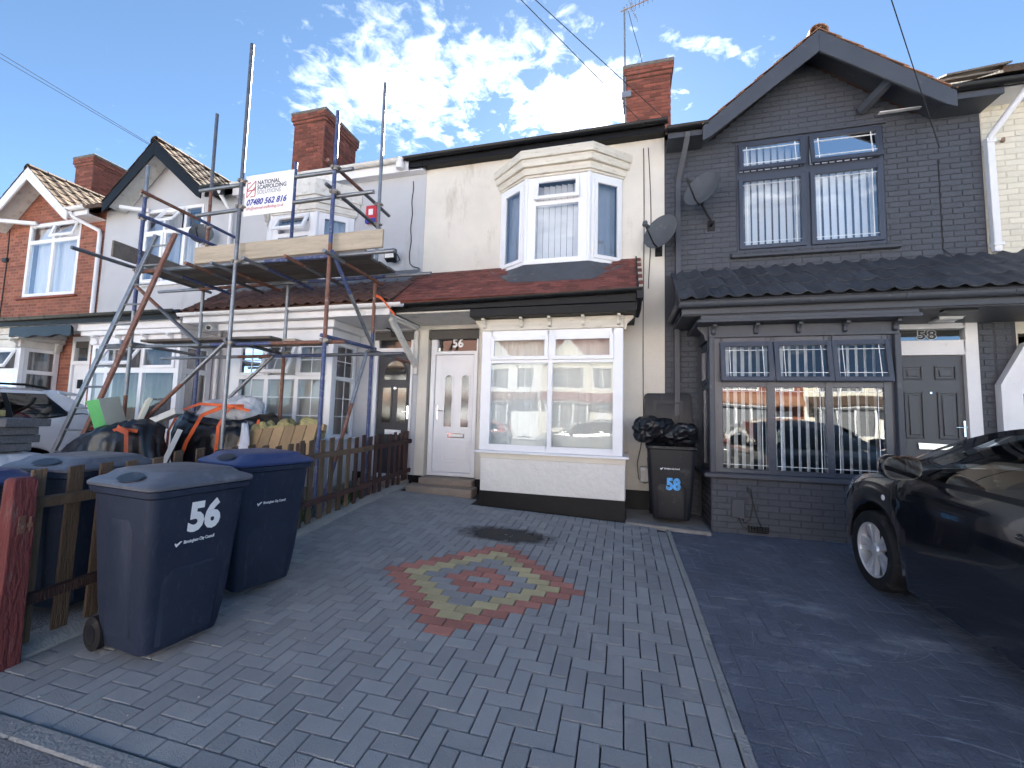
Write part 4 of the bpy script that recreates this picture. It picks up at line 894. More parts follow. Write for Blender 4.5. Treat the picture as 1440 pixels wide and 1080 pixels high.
# ------------------------------------------------------------------ pale grey house behind the scaffold (other half of 56's pair)
C_ = empty('terraced_house', (-5.4, 6.4, .3), label='pale grey rendered house behind the scaffold platform with charcoal arched-light door', category='house')
MB().plate(-7.498, -3.372, .0, 6.02, [(-4.24, -3.46, .1, 3.02), (-6.5, -4.68, .62, 2.80), (-6.62, -4.88, 3.95, 5.30)], TF(YW), -.24, 0).build('wall', 'grey_render', C_)
shell(C_, -7.498, -3.372, 5.96, 'grey_render', ye=6.21)
MB().box(-4.60, 6.375, .1, -4.24, 6.399, .575).build('plinth', 'black_paint', C_); MB().box(-3.46, 6.375, .1, -3.374, 6.399, .575).build('plinth', 'black_paint', C_)
MB().box(-7.496, 6.225, 5.80, -3.64, 6.255, 5.985).build('fascia', 'white_paint', C_, bevel=.004); MB().box(-7.496, 6.266, 5.815, -3.374, 6.398, 5.835).build('soffit', 'white_paint', C_)
MB().box(-3.638, 6.235, 5.865, -3.374, 6.265, 6.0).build('fascia', 'black_paint', C_)
gutter(C_, -7.45, -3.70, 6.165, 5.995, 'weathered_white', .058)
m = MB(); m.lathe([(.06, 0), (.075, .02), (.075, .10), (.05, .12), (.05, .2)], (-3.76, 6.16, 5.81), (0, 0, 1)); m.build('gutter_outlet', 'white_paint', C_, smooth=40)
planC = [(-6.705, 6.385), (-6.225, 5.985), (-5.265, 5.985), (-4.78, 6.385)]
geo_bars = lambda a, b, c, d: ([(a+b)/2], [c+(d-c)/3, c+2*(d-c)/3] if d-c > .6 else [(c+d)/2])
oriel(C_, planC, 3.925, 5.12, 5.66, [(.155, .805, 3.985, 4.70, 'fix', 0), (.155, .805, 4.77, 5.07, 'sash', 24)], [(.10, .525, 3.97, 5.05, 'sash', 0)], [(.10, .525, 3.97, 5.05, 'sash', 0)], 'weathered_white')
# its pent roof, felt and tiles
slab(C_, 'pent_roof', [(-7.40, 5.40, 3.25), (-3.335, 5.40, 3.25), (-3.335, 6.398, 3.99), (-7.40, 6.398, 3.99)], .05, 'brown_tile')
prC = [o for o in C_.children if o.name.startswith('pent_roof')][0]; vl2 = math.hypot(.998, .74)
tiles(prC, (-7.40, 5.375, 3.245), (1, 0, 0), (0, .998, .74), 18, 4, .2258, vl2/4.4, 'brown_tile', amp=.034, skip=lambda i, j: j == 3 and i < 15 and False)
m = MB(); top = [(-7.0+.2*i, 6.39, 4.09) for i in range(19)]; low = [(x, 6.02+.06*noise.noise(Vector((x*2, 0, 0))), 3.78+.05*noise.noise(Vector((x*2, 0, 0)))) for x, _, _ in top]
m.loft([top, low, [(x, y+.02, z-.03) for x, y, z in low]], closed=False); m.build('felt_flashing', 'grey_felt', C_, smooth=50)
gutter(C_, -7.38, -3.12, 5.345, 3.195, 'white_paint', .056)
MB().box(-7.38, 5.41, 3.045, -3.36, 5.44, 3.20).build('fascia', 'white_paint', C_, bevel=.004)
MB().box(-7.38, 5.442, 3.05, -3.36, 6.398, 3.075).build('soffit', 'white_paint', C_)
MB().box(-6.75, 5.55, 2.925, -4.42, 6.39, 3.045).build('cornice', 'white_paint', C_, bevel=.008)
MB().box(-6.66, 5.66, 2.735, -4.52, 6.39, 2.922).build('frieze', 'white_paint', C_, bevel=.006)
MB().plate(-6.66, -4.52, .2, 1.12, [], TF(5.735), -.12, 0).build('bay_wall', 'white_paint', C_)
MB().box(-4.64, 5.857, .2, -4.521, 6.398, 1.12).build('bay_wall', 'white_paint', C_); MB().box(-6.659, 5.857, .2, -6.54, 6.398, 1.12).build('bay_wall', 'white_paint', C_)
MB().loft([[(-6.72, 5.66, z), (-4.46, 5.66, z), (-4.46, 6.39, z), (-6.72, 6.39, z)] for z in (1.122, 1.155)]).build('window_sill', 'upvc', C_, bevel=.006)
cw = window(C_, TF(5.735), -6.62, -4.565, 1.157, 2.733, [(-6.42, -5.88, 1.215, 2.105, 'fix', 0), (-5.80, -5.265, 1.215, 2.105, 'fix', 0), (-5.19, -4.66, 1.215, 2.105, 'fix', 0), (-6.43, -5.88, 2.175, 2.68, 'sash', 0), (-5.82, -5.26, 2.175, 2.68, 'sash', 20), (-5.19, -4.67, 2.175, 2.68, 'sash', 0)], 'upvc', 'pane_front', -.06, 0, bars=geo_bars, bw=.016)
slats(cw, -6.55, -4.64, 1.19, 2.70, 5.92, 'slat_grey', .088, .086, 40)
sw = window(C_, TR(-4.57), 5.80, 6.38, 1.157, 2.733, [(5.88, 6.30, 1.215, 2.105, 'fix', 0), (5.88, 6.30, 2.175, 2.68, 'fix', 0)], 'upvc', 'pane', -.05, .0, bars=geo_bars, bw=.016)
MB().box(-6.62, 5.80, 1.157, -6.54, 6.398, 2.733).build('bay_side', 'white_paint', C_)
MB().bar((-4.58, 5.76, 1.157), (-4.58, 5.76, 2.733), .07, .07, (0, 1, 0)).build('bay_post', 'upvc', C_, bevel=.006)
# charcoal door
fr = MB().plate(-4.24, -3.46, .50, 3.0, [(-4.165, -3.535, 2.72, 2.95), (-4.175, -3.525, .56, 2.65)], TF(6.46), -.06, .03).build('door_frame', 'upvc', C_, bevel=.005)
MB().quad((-4.17, 6.47, 2.71), (-3.53, 6.47, 2.71), (-3.53, 6.47, 2.96), (-4.17, 6.47, 2.96)).build('fanlight', 'frosted', fr)
door = MB().box(-4.172, 6.47, .56, -3.528, 6.51, 2.645).build('door', 'door_charcoal', C_)
Td = TF(6.47)
half = [(-4.04, 2.17), (-3.62, 2.17)]+[(-3.83+.21*math.cos(R_(a)), 2.24+.26*math.sin(R_(a))) for a in range(0, 181, 15)]
MB().prism([((u+3.83)*1.14-3.83, (v-2.3)*1.12+2.3) for u, v in half], Td, 0, .012).build('moulding', 'door_charcoal', door, bevel=.003)
MB().prism(half, Td, .0125, .0135).build('pane', 'frosted', door)
for a, b in ((-4.055, -3.895), (-3.765, -3.605)):
    MB().plate(a-.025, b+.025, 1.40, 2.06, [], Td, 0, .012).build('moulding', 'door_charcoal', door, bevel=.004); MB().plate(a, b, 1.43, 2.03, [], Td, .0125, .0135).build('pane', 'frosted', door)
    MB().plate(a-.015, b+.015, .70, 1.08, [], Td, 0, .010).build('panel', 'door_charcoal', door, bevel=.005)
m = MB(); m.plate(-3.98, -3.68, 1.225, 1.305, [], Td, 0, .014); m.build('letterbox', 'upvc', door, bevel=.005); m = MB(); m.lathe([(.03, 0), (.035, .012), (.012, .02)], (-3.83, 6.469, 2.02), (0, -1, 0)); m.build('knocker', 'chrome', door)
m = MB(); m.box(-3.58, 6.455, 1.5, -3.55, 6.4695, 1.72); m.tube((-3.565, 6.44, 1.62), (-3.66, 6.44, 1.62), .009); m.build('handle', 'chrome', door)
MB().box(-4.26, 6.15, .2, -3.44, 6.46, .50).build('door_step', 'step', C_, bevel=.01)
m = MB(); m.bar((-3.43, 5.58, 3.03), (-3.40, 6.36, 2.40), .07, .09); m.bar((-3.43, 5.58, 3.03), (-3.43, 6.38, 3.03), .06, .05); m.bar((-3.40, 6.37, 3.0), (-3.40, 6.37, 2.25), .07, .05, (0, 1, 0)); m.build('porch_bracket', 'weathered_white', C_, bevel=.006)
m = MB(); m.box(-4.53, 6.34, 4.99, -4.30, 6.399, 5.33); ab = tag(m.build_at('alarm_box', 'red_plastic', (-4.41, 6.37, 4.99), bevel=.02), 'red burglar alarm box on the pale grey wall', 'alarm')
MB().plate(-4.52, -4.31, 4.985, 5.075, [], TF(6.338), 0, .006).build('lower_cover', 'ink_blue', ab); MB().plate(-4.46, -4.37, 5.14, 5.25, [], TF(6.3395), 0, .003).build('badge', 'sign_white', ab)
fl = empty('floodlight', (-3.90, 6.39, 4.2), label='small black floodlight fixed to the pale grey wall above the roof', category='floodlight')
MB().hexa([(-4.0, 6.20, 4.24), (-3.80, 6.20, 4.24), (-3.80, 6.28, 4.20), (-4.0, 6.28, 4.20), (-4.0, 6.16, 4.40), (-3.80, 6.16, 4.40), (-3.80, 6.26, 4.42), (-4.0, 6.26, 4.42)]).build('housing', 'black_plastic', fl, bevel=.006)
MB().quad((-3.985, 6.192, 4.255), (-3.815, 6.192, 4.255), (-3.815, 6.156, 4.39), (-3.985, 6.156, 4.39)).build('lens', 'lamp_cover', fl)
m = MB(); m.path([(-4.02, 6.24, 4.32), (-4.02, 6.34, 4.26), (-3.9, 6.395, 4.24), (-3.78, 6.34, 4.26), (-3.78, 6.24, 4.32)], .008, 6); m.build('bracket', 'black_plastic', fl)
m = MB(); m.path([(-3.62+.012*math.sin(i*1.3), 6.392, 5.70-.1*i) for i in range(16)]+[(-3.55, 6.38, 4.14), (-3.42, 6.38, 4.10)], .008, 6); m.build('wall_cable', 'wire', C_, smooth=True)
cc = empty('security_camera', (-6.86, 5.64, 2.98), label='white bullet security camera on the corner of the bay cornice', category='camera')
m = MB(); m.tube((-6.88, 5.60, 2.98), (-6.80, 5.42, 2.95), .05, 16); m.build('housing', 'lamp_cover', cc, smooth=40); m = MB(); m.tube((-6.7985, 5.417, 2.9495), (-6.796, 5.412, 2.949), .034, 16); m.build('lens', 'black_plastic', cc); m = MB(); m.tube((-6.87, 5.62, 3.0), (-6.76, 5.66, 3.03), .02, 8); m.build('bracket', 'lamp_cover', cc)
m = MB(); m.path([(-3.98, 6.30, 3.06), (-3.86, 6.28, 3.02), (-3.80, 6.30, 2.93)], .012, 6); m.box(-3.84, 6.26, 2.90, -3.74, 6.33, 2.97); m.path([(-3.80, 6.28, 3.04), (-3.70, 6.27, 3.05)], .014, 6); tag(m.build_at('door_camera', 'black_plastic', (-3.85, 6.3, 2.9), bevel=.003), 'black door camera under the porch roof over the charcoal door', 'camera')
chimney(C_, -7.95, -7.05, 8.1, 9.3, 6.9, 9.0, [(-7.6, 8.6, .13, .12)], 'old_brick')

# ------------------------------------------------------------------ pale grey house with the black-edged gable
B_ = empty('terraced_house', (-9.4, 6.4, .3), label='pale grey house with black edged gable behind the ladder', category='house')
MB().plate(-11.248, -7.502, .0, 5.95, [(-10.02, -8.41, 4.18, 5.82), (-9.95, -7.95, .62, 2.8)], TF(YW), -.24, 0).build('wall', 'grey_render', B_)
shell(B_, -11.248, -7.502, 5.92, 'grey_render', eaves=[(-11.248, -10.6), (-7.98, -7.502)])
MB().prism([(-10.55, 5.952), (-8.05, 5.952), (-9.3, 7.0)], TF(YW), -.2, 0).build('gable_wall', 'grey_render', B_)
gable(B_, -9.3, 1.28, 5.93, 7.06, 5.97, 7.95, 'black_paint', 'weathered_white', 'moss_tile', bw=.235, nrow=6)
MB().box(-7.98, 6.05, 5.74, -7.504, 6.08, 5.90).build('fascia', 'black_paint', B_); gutter(B_, -8.0, -7.48, 5.99, 5.90, 'black_plastic', .058, clips=False)
MB().bar((-10.35, 6.1, 5.80), (-9.9, 6.36, 5.80), .08, .07).build('bracket', 'white_paint', B_)
ub = window(B_, TF(YW), -10.02, -8.41, 4.18, 5.82, [(-9.97, -9.46, 4.24, 5.27, 'sash', 0), (-9.40, -8.92, 4.24, 5.27, 'fix', 0), (-8.86, -8.46, 4.24, 5.27, 'sash', 0), (-9.97, -9.50, 5.35, 5.76, 'fix', 0), (-9.44, -8.92, 5.35, 5.76, 'sash', 34), (-8.86, -8.46, 5.35, 5.76, 'fix', 0)], 'upvc', 'pane_up', -.06, .01)
drape(ub, TF(YW), -9.98, -9.2, 4.2, 5.78, -.16, 'curtain', 6, .02); drape(ub, TF(YW), -9.2, -8.45, 4.2, 5.3, -.18, 'slat_white', 8, .02)
MB().box(-10.08, 6.34, 4.13, -8.35, 6.42, 4.178).build('window_sill', 'upvc', B_, bevel=.005)
slab(B_, 'pent_roof', [(-11.248, 5.42, 3.30), (-7.52, 5.42, 3.30), (-7.52, 6.398, 3.46), (-11.248, 6.398, 3.46)], .06, 'black_paint')
gutter(B_, -11.25, -7.5, 5.37, 3.285, 'black_plastic', .056); MB().box(-11.248, 5.43, 3.14, -7.52, 5.46, 3.238).build('fascia', 'black_paint', B_); MB().box(-11.248, 5.461, 3.16, -7.52, 6.398, 3.18).build('soffit', 'white_paint', B_)
for zz0, zz1, o in ((3.02, 3.155, .16), (2.93, 3.018, .12), (2.77, 2.928, .02)): MB().box(-10.1-o, 5.72-o, zz0, -7.8+o, 6.39, zz1).build('cornice', 'white_paint', B_, bevel=.008)
for X in (-9.9, -9.3, -8.6, -7.98): corbel(B_, X, 5.70, 2.76, 2.925, .11, .06, 'white_paint')
for Y in (5.85, 6.2): MB().prism([(0, 2.76), (.03, 2.76), (.05, 2.84), (.11, 2.90), (.11, 2.925), (0, 2.925)], lambda u, v, n: (-7.78+u, Y+n, v), 0, .06).build('corbel', 'white_paint', B_)
MB().plate(-10.1, -7.8, .2, 1.10, [], TF(5.735), -.12, 0).build('bay_wall', 'white_paint', B_); MB().box(-7.92, 5.857, .2, -7.801, 6.398, 1.10).build('bay_wall', 'white_paint', B_)
MB().loft([[(-10.16, 5.66, z), (-7.74, 5.66, z), (-7.74, 6.39, z), (-10.16, 6.39, z)] for z in (1.102, 1.14)]).build('window_sill', 'upvc', B_, bevel=.006)
lb = window(B_, TF(5.735), -10.08, -7.82, 1.142, 2.765, [(-9.62, -8.78, 1.20, 2.22, 'fix', 0), (-8.70, -7.92, 1.20, 2.22, 'fix', 0), (-10.0, -9.70, 1.20, 2.22, 'fix', 0), (-9.62, -8.78, 2.32, 2.70, 'sash', 30), (-8.70, -7.92, 2.32, 2.70, 'sash', 0), (-10.0, -9.70, 2.32, 2.70, 'fix', 0)], 'upvc', 'pane_front', -.06, 0)
drape(lb, TF(5.735), -10.0, -7.9, 1.18, 2.72, -.35, 'curtain_dark', 14, .03)
window(B_, TR(-7.84), 5.80, 6.38, 1.142, 2.765, [(5.90, 6.28, 1.20, 2.22, 'fix', 0), (5.90, 6.28, 2.32, 2.70, 'fix', 0)], 'upvc', 'pane', -.05, 0)
downpipe(B_, [(-7.60, 6.0, 5.85), (-7.62, 6.1, 5.75), (-7.60, 6.33, 5.50), (-7.60, 6.34, 3.5)], .034, 'white_paint')
downpipe(B_, [(-7.66, 6.33, 3.15), (-7.66, 6.33, .3)], .034, 'white_paint')
satdish('round grey dish beside the upstairs window behind the scaffold', (-8.06, 6.12, 5.02), .7, .35, .20, .23, (-8.2, 6.4, 4.62))

# ------------------------------------------------------------------ red brick house
A_ = empty('terraced_house', (-13.1, 6.4, .3), label='red brick house with white edged gable', category='house')
AH = [(-13.80, -12.03, 4.10, 5.86), (-11.90, -11.30, .1, 3.1), (-14.2, -12.5, .6, 2.8)]
MB().plate(-15.1, -11.252, .0, 5.95, AH, TF(YW), -.24, 0).build('wall', 'red_mortar', A_)
shell(A_, -15.1, -11.252, 5.92, 'red_mortar', eaves=[(-15.1, -14.6), (-11.8, -11.252)])
MB().prism([(-14.55, 5.952), (-11.85, 5.952), (-13.2, 6.93)], TF(YW), -.2, 0).build('gable_wall', 'red_mortar', A_)
clipA = lambda v: (-13.2-(6.90-v)*1.4, -13.2+(6.90-v)*1.4) if v > 5.95 else (-15.1, -11.256)
f, c = brick_rows(-15.1, -11.256, .26, 6.8, AH, clipA); mb = MB(); brick_cells(mb, f+c, TF(YW), .006); mb.build('brickwork', 'red_brick', A_, kind='stuff')
gable(A_, -13.2, 1.42, 5.84, 7.0, 5.97, 8.1, 'white_paint', 'weathered_white', 'moss_tile', bw=.22, nrow=6)
MB().bar((-14.2, 6.05, 5.86), (-13.5, 6.36, 5.86), .07, .08).build('bracket', 'white_paint', A_)
MB().box(-11.95, 6.05, 5.72, -11.255, 6.08, 5.86).build('fascia', 'white_paint', A_, bevel=.004); gutter(A_, -12.0, -11.22, 5.99, 5.87, 'white_paint', .058); MB().box(-11.95, 6.081, 5.73, -11.255, 6.398, 5.75).build('soffit', 'white_paint', A_)
ua = window(A_, TF(YW), -13.80, -12.03, 4.10, 5.86, [(-13.73, -12.96, 4.17, 5.38, 'fix', 0), (-12.88, -12.10, 4.17, 5.38, 'fix', 0), (-13.73, -12.96, 5.46, 5.80, 'fix', 0), (-12.88, -12.10, 5.46, 5.80, 'sash', 14)], 'upvc', 'pane_up', -.06, .01)
drape(ua, TF(YW), -13.75, -12.08, 4.15, 5.82, -.16, 'slat_white', 16, .012)
MB().box(-13.98, 6.33, 4.03, -11.92, 6.42, 4.075).build('window_sill', 'old_brick', A_, bevel=.006)
downpipe(A_, [(-11.72, 6.0, 5.80), (-11.70, 6.06, 5.70), (-11.32, 6.33, 5.48), (-11.30, 6.34, 5.38), (-11.29, 6.34, 3.5)], .040, 'white_paint')
slab(A_, 'pent_roof', [(-15.1, 5.42, 3.30), (-11.252, 5.42, 3.30), (-11.252, 6.398, 3.46), (-15.1, 6.398, 3.46)], .06, 'black_paint')
gutter(A_, -12.2, -11.26, 5.37, 3.285, 'black_plastic', .056); gutter(A_, -15.1, -12.22, 5.37, 3.285, 'white_paint', .056)
MB().box(-15.1, 5.43, 3.14, -11.252, 5.46, 3.238).build('fascia', 'black_paint', A_); MB().box(-15.1, 5.461, 3.16, -11.252, 6.398, 3.18).build('soffit', 'weathered_white', A_)
for zz0, zz1, o in ((3.02, 3.155, .14), (2.93, 3.018, .10), (2.77, 2.928, .02)): MB().box(-14.4-o, 5.72-o, zz0, -12.2+o, 6.39, zz1).build('cornice', 'weathered_white', A_, bevel=.008)
for X in (-12.3, -13.2): corbel(A_, X, 5.70, 2.74, 2.925, .12, .10, 'weathered_white')
MB().prism([(0, 2.70), (.03, 2.70), (.05, 2.82), (.13, 2.90), (.13, 2.925), (0, 2.925)], lambda u, v, n: (-12.18+u, 6.25+n, v), 0, .08).build('corbel', 'weathered_white', A_)
MB().plate(-14.4, -12.2, .2, 1.10, [], TF(5.735), -.12, 0).build('bay_wall', 'white_paint', A_); MB().box(-12.32, 5.857, .2, -12.201, 6.398, 1.10).build('bay_wall', 'white_paint', A_)
la = window(A_, TF(5.735), -14.38, -12.22, 1.142, 2.765, [(-14.3, -13.4, 1.20, 2.22, 'fix', 0), (-13.3, -12.36, 1.20, 2.22, 'fix', 0), (-14.3, -13.4, 2.32, 2.70, 'fix', 0), (-13.3, -12.36, 2.32, 2.70, 'sash', 22)], 'upvc', 'pane_front', -.06, 0)
drape(la, TF(5.735), -14.3, -12.3, 1.18, 2.72, -.3, 'curtain_dark', 14, .03)
sa = window(A_, TR(-12.24), 5.80, 6.38, 1.142, 2.765, [(5.88, 6.30, 1.20, 2.22, 'fix', 0), (5.88, 6.30, 2.30, 2.70, 'fix', 0)], 'upvc', 'pane', -.05, 0); drape(sa, TR(-12.24), 5.86, 6.32, 1.18, 2.72, -.1, 'curtain_dark', 4, .02)
fr = MB().plate(-11.90, -11.30, .4, 3.1, [(-11.82, -11.38, 2.56, 3.0), (-11.84, -11.36, .45, 2.48)], TF(6.43), -.05, .03).build('door_frame', 'upvc', A_); MB().quad((-11.83, 6.44, 2.55), (-11.37, 6.44, 2.55), (-11.37, 6.44, 3.01), (-11.83, 6.44, 3.01)).build('fanlight', 'pane', fr)
door = MB().box(-11.835, 6.44, .45, -11.365, 6.48, 2.475).build('door', 'upvc', A_); MB().plate(-11.68, -11.52, 1.95, 2.15, [], TF(6.44), 0, .01).build('pane', 'black_plastic', door); MB().plate(-11.75, -11.45, .8, 2.3, [(-11.73, -11.47, .82, 2.28)], TF(6.44), 0, .008).build('moulding', 'upvc', door)
m = MB(); m.loft([[(x, 5.50, 3.10-.03*math.sin(i*.8)), (x, 5.46, 3.12), (x, 5.46, 2.93+.02*math.sin(i)), (x, 5.52, 2.92+.02*math.sin(i))] for i, x in enumerate([-12.05+.1*k for k in range(19)])]); m.build('rolled_awning', 'black_plastic', A_, smooth=40)
m = MB(); m.path([(-14.55, 6.39, 5.9), (-14.5, 6.385, 4.9), (-14.52, 6.385, 3.5)], .012, 6); m.box(-14.6, 6.34, 5.0, -14.45, 6.395, 5.1); m.build('wall_cable', 'wire', A_)
chimney(A_, -15.75, -15.0, 8.1, 9.9, 6.9, 8.95, [(-15.35, 8.4, .11, .16)], 'old_brick')

# ------------------------------------------------------------------ sunlit terrace across the road (seen mirrored in the windows)
def far_house(x0, wallmat, roofmat, gmat, label):
    h = empty('terraced_house', (x0+2.6, -16.4, 0), label=label, category='house', group='houses across the road'); x1 = x0+5.18; Tn = lambda u, v, n: (u, -16.4+n, v)
    MB().plate(x0, x1, 0, 5.6, [(x0+.7, x0+2.9, 3.5, 5.0), (x0+3.6, x0+4.6, .1, 2.5), (x0+3.4, x0+4.7, 3.6, 5.0)], Tn, -.2, 0).build('wall', wallmat, h)
    rf = MB(); rf.loft([[(X, -16.1, 5.5), (X, -16.1, 5.62), (X, -20.4, 8.4), (X, -24.7, 5.62), (X, -24.7, 5.5), (X, -20.4, 8.25)] for X in (x0, x1)]); rf.build('roof', roofmat, h)
    MB().prism([(x0+.4, 5.3), (x0+3.2, 5.3), (x0+1.8, 7.0)], Tn, -.05, .10).build('gable_wall', gmat, h)
    for s in (-1, 1): MB().prism([(x0+1.8, 7.2), (x0+1.8+s*1.7, 5.2), (x0+1.8+s*1.7, 4.98), (x0+1.8, 6.92)], Tn, .105, .18).build('barge_board', 'white_paint', h)
    for a, b, c, d, Y in ((x0+.7, x0+2.9, 3.5, 5.0, -16.45), (x0+3.4, x0+4.7, 3.6, 5.0, -16.45)):
        w = MB().plate(a, b, c, d, [(a+.08, (a+b)/2-.03, c+.08, d-.08), ((a+b)/2+.03, b-.08, c+.08, d-.08)], lambda u, v, n: (u, Y+n, v), 0, .06).build('window', 'upvc', h); MB().quad((a, Y-.02, c), (b, Y-.02, c), (b, Y-.02, d), (a, Y-.02, d)).build('pane', 'curtain_dark', w)
    MB().box(x0+.5, -16.39, 0, x0+3.1, -15.7, .95).build('bay_wall', wallmat, h)
    w = MB().plate(x0+.5, x0+3.1, .95, 2.6, [(x0+.6+.83*i, x0+.6+.83*i+.75, 1.0, 2.5) for i in range(3)], lambda u, v, n: (u, -15.76+n, v), 0, .06).build('window', 'upvc', h); MB().quad((x0+.5, -15.8, .95), (x0+3.1, -15.8, .95), (x0+3.1, -15.8, 2.6), (x0+.5, -15.8, 2.6)).build('pane', 'curtain_dark', w)
    slab(h, 'pent_roof', [(x0+.1, -15.4, 2.75), (x1-.1, -15.4, 2.75), (x1-.1, -16.39, 3.3), (x0+.1, -16.39, 3.3)], .1, roofmat); MB().box(x0+.3, -15.95, 2.6, x0+3.3, -15.5, 2.75).build('fascia', 'white_paint', h)
    MB().box(x0+3.6, -16.5, .2, x0+4.6, -16.45, 2.4).build('door', 'upvc', h); MB().box(x0, -24, 0, x0+.1, -16.6, 5.5).build('party_wall', wallmat, h); MB().box(x1-.1, -24, 0, x1, -16.6, 5.5).build('party_wall', wallmat, h)
    return h
FAR = [('cream_paint', 'terracotta_tile', 'cream_paint', 'cream'), ('white_paint', 'brown_tile', 'cream_paint', 'white with cream gable'), ('white_paint', 'terracotta_tile', 'white_paint', 'white'), ('cream_render', 'red_tile', 'cream_render', 'buff'), ('white_paint', 'brown_tile', 'red_brick', 'white with brick gable'), ('red_brick', 'terracotta_tile', 'cream_paint', 'brick with cream gable'), ('cream_paint', 'moss_tile', 'white_paint', 'cream with white gable')]
for i, (a, b, c, d) in enumerate(FAR): far_house(-21+i*5.2, a, b, c, d+' house in the sunlit terrace across the road')
# ------------------------------------------------------------------ scaffolding
SCF = empty('scaffolding', (-5.1, 4.85, zg(-5.1, 4.85)), label='tube and board scaffolding tower with one raised platform in front of the grey house', category='scaffolding')
R0 = .0255
XC, YF, YR, ZD, ZL = (-3.60, -5.10, -6.92), 4.38, 5.30, 3.585, 2.46
def pole(name, a, b, mats):
    """one tube from a to b; mats = [(fraction end, material)] gives painted lengths joined end to end"""
    a, b = Vector(a), Vector(b); t0 = 0; first = None
    for t1, mt in mats:
        m = MB(); m.tube(a+(b-a)*t0, a+(b-a)*t1, R0, 14)
        if first is None: first = m.build(name, mt, SCF, smooth=40)
        else: m.build('tube_length', mt, first, smooth=40)
        t0 = t1
def clamp(p, par=None):
    m = MB(); p = Vector(p); m.lathe([(.034, -.028), (.038, -.02), (.038, .02), (.034, .028)], p, n=10); m.box(p.x-.046, p.y-.05, p.z-.018, p.x-.012, p.y+.05, p.z+.022); m.box(p.x+.02, p.y-.03, p.z-.012, p.x+.062, p.y+.03, p.z+.012); m.build('coupler', 'coupler', SCF, smooth=40)
G, Ru, Bl, Dk = 'scaffold_galv', 'scaffold_rust', 'scaffold_blue', 'scaffold_dark'
def gz(x, y): return zg(x, y)
pole('standard', (XC[1], YF, gz(XC[1], YF)), (XC[1]-.02, YF-.01, 6.76), [(.55, G), (1, Dk)])
pole('standard', (XC[0], YF, gz(XC[0], YF)), (XC[0]-.02, YF, 5.50), [(.42, Bl), (.66, Ru), (1, Bl)])
pole('standard', (XC[2], YF, gz(XC[2], YF)), (XC[2]-.01, YF, 5.20), [(.30, Ru), (.55, G), (.90, Bl), (1, G)])
pole('standard', (XC[0]+.06, YR, gz(XC[0], YR)), (XC[0]+.04, YR, 6.64), [(.38, Bl), (.55, Ru), (1, G)])
pole('standard', (XC[1]+.02, YR, gz(XC[1], YR)), (XC[1]-.02, YR, 5.58), [(.40, Ru), (.68, G), (1, Bl)])
pole('standard', (XC[2]+.12, YR, gz(XC[2], YR)), (XC[2]+.06, YR, 6.70), [(.36, Bl), (.50, G), (.78, Ru), (1, Dk)])
# platform ledgers, rails and transoms
pole('ledger', (-7.05, YF+.055, ZD), (-2.72, YF+.055, ZD-.01), [(.10, Ru), (.55, G), (.78, Bl), (1, G)])
pole('ledger', (-7.75, YR-.055, ZD-.02), (-2.62, YR-.055, ZD-.02), [(.18, G), (.45, Ru), (.60, G), (.86, Bl), (1, G)])
pole('ledger', (-7.62, YF+.055, ZL), (-3.36, YF+.055, ZL), [(.22, Dk), (.5, G), (.74, Bl), (1, Ru)])
pole('ledger', (-7.55, YR-.055, ZL-.05), (-3.0, YR-.055, ZL-.03), [(.36, G), (.5, Ru), (.72, Bl), (1, Dk)])
pole('guard_rail', (-5.93, YF+.052, 4.72), (-3.38, YF+.052, 4.715), [(1, G)]); pole('guard_rail', (-5.96, YF+.052, 4.35), (-3.06, YF+.052, 4.37), [(1, G)])
pole('guard_rail', (XC[0]-.052, YF-.1, 4.78), (XC[0]-.0, YR+.35, 4.70), [(.5, Ru), (1, Dk)]); pole('guard_rail', (XC[0]-.052, YF-.1, 4.46), (XC[0]-.0, YR+.15, 4.38), [(1, Dk)])
pole('guard_rail', (XC[2]+.052, YF-.1, 4.75), (XC[2]+.17, YR+.45, 4.66), [(.55, Ru), (1, Bl)]); pole('guard_rail', (XC[2]+.052, YF-.1, 4.39), (XC[2]+.17, YR+.1, 4.36), [(1, Bl)])
for i, X in enumerate((-6.35, -5.72, -5.35, -4.75, -4.15, -3.52)):
    pole('transom', (X, YF-.16-.06*(i % 2), ZD-.052), (X, YR+.12, ZD-.075), [(.3, Ru if i % 3 == 1 else G), (1, (Bl, Dk, Ru)[i % 3])])
pole('transom', (XC[2]-.055, YF-.75, ZD+.05), (XC[2]-.055, YR+.25, ZD+.02), [(.6, Dk), (1, G)])
pole('transom', (XC[0]-.05, YF-.02, ZL+.075), (XC[0]+.08, YR+.05, ZL+.06), [(1, Bl)]); pole('transom', (XC[0]+.09, YR-.12, ZL+.02), (XC[0]+.13, YR+.95, ZL-.02), [(.6, Dk), (1, Ru)])
pole('transom', (XC[1]-.05, YF-.05, ZL+.05), (XC[1]-.03, YR+.1, ZL+.0), [(1, Dk)]); pole('transom', (XC[2]-.05, YF-.1, ZL+.05), (XC[2]+.07, YR+.1, ZL+.0), [(1, G)])
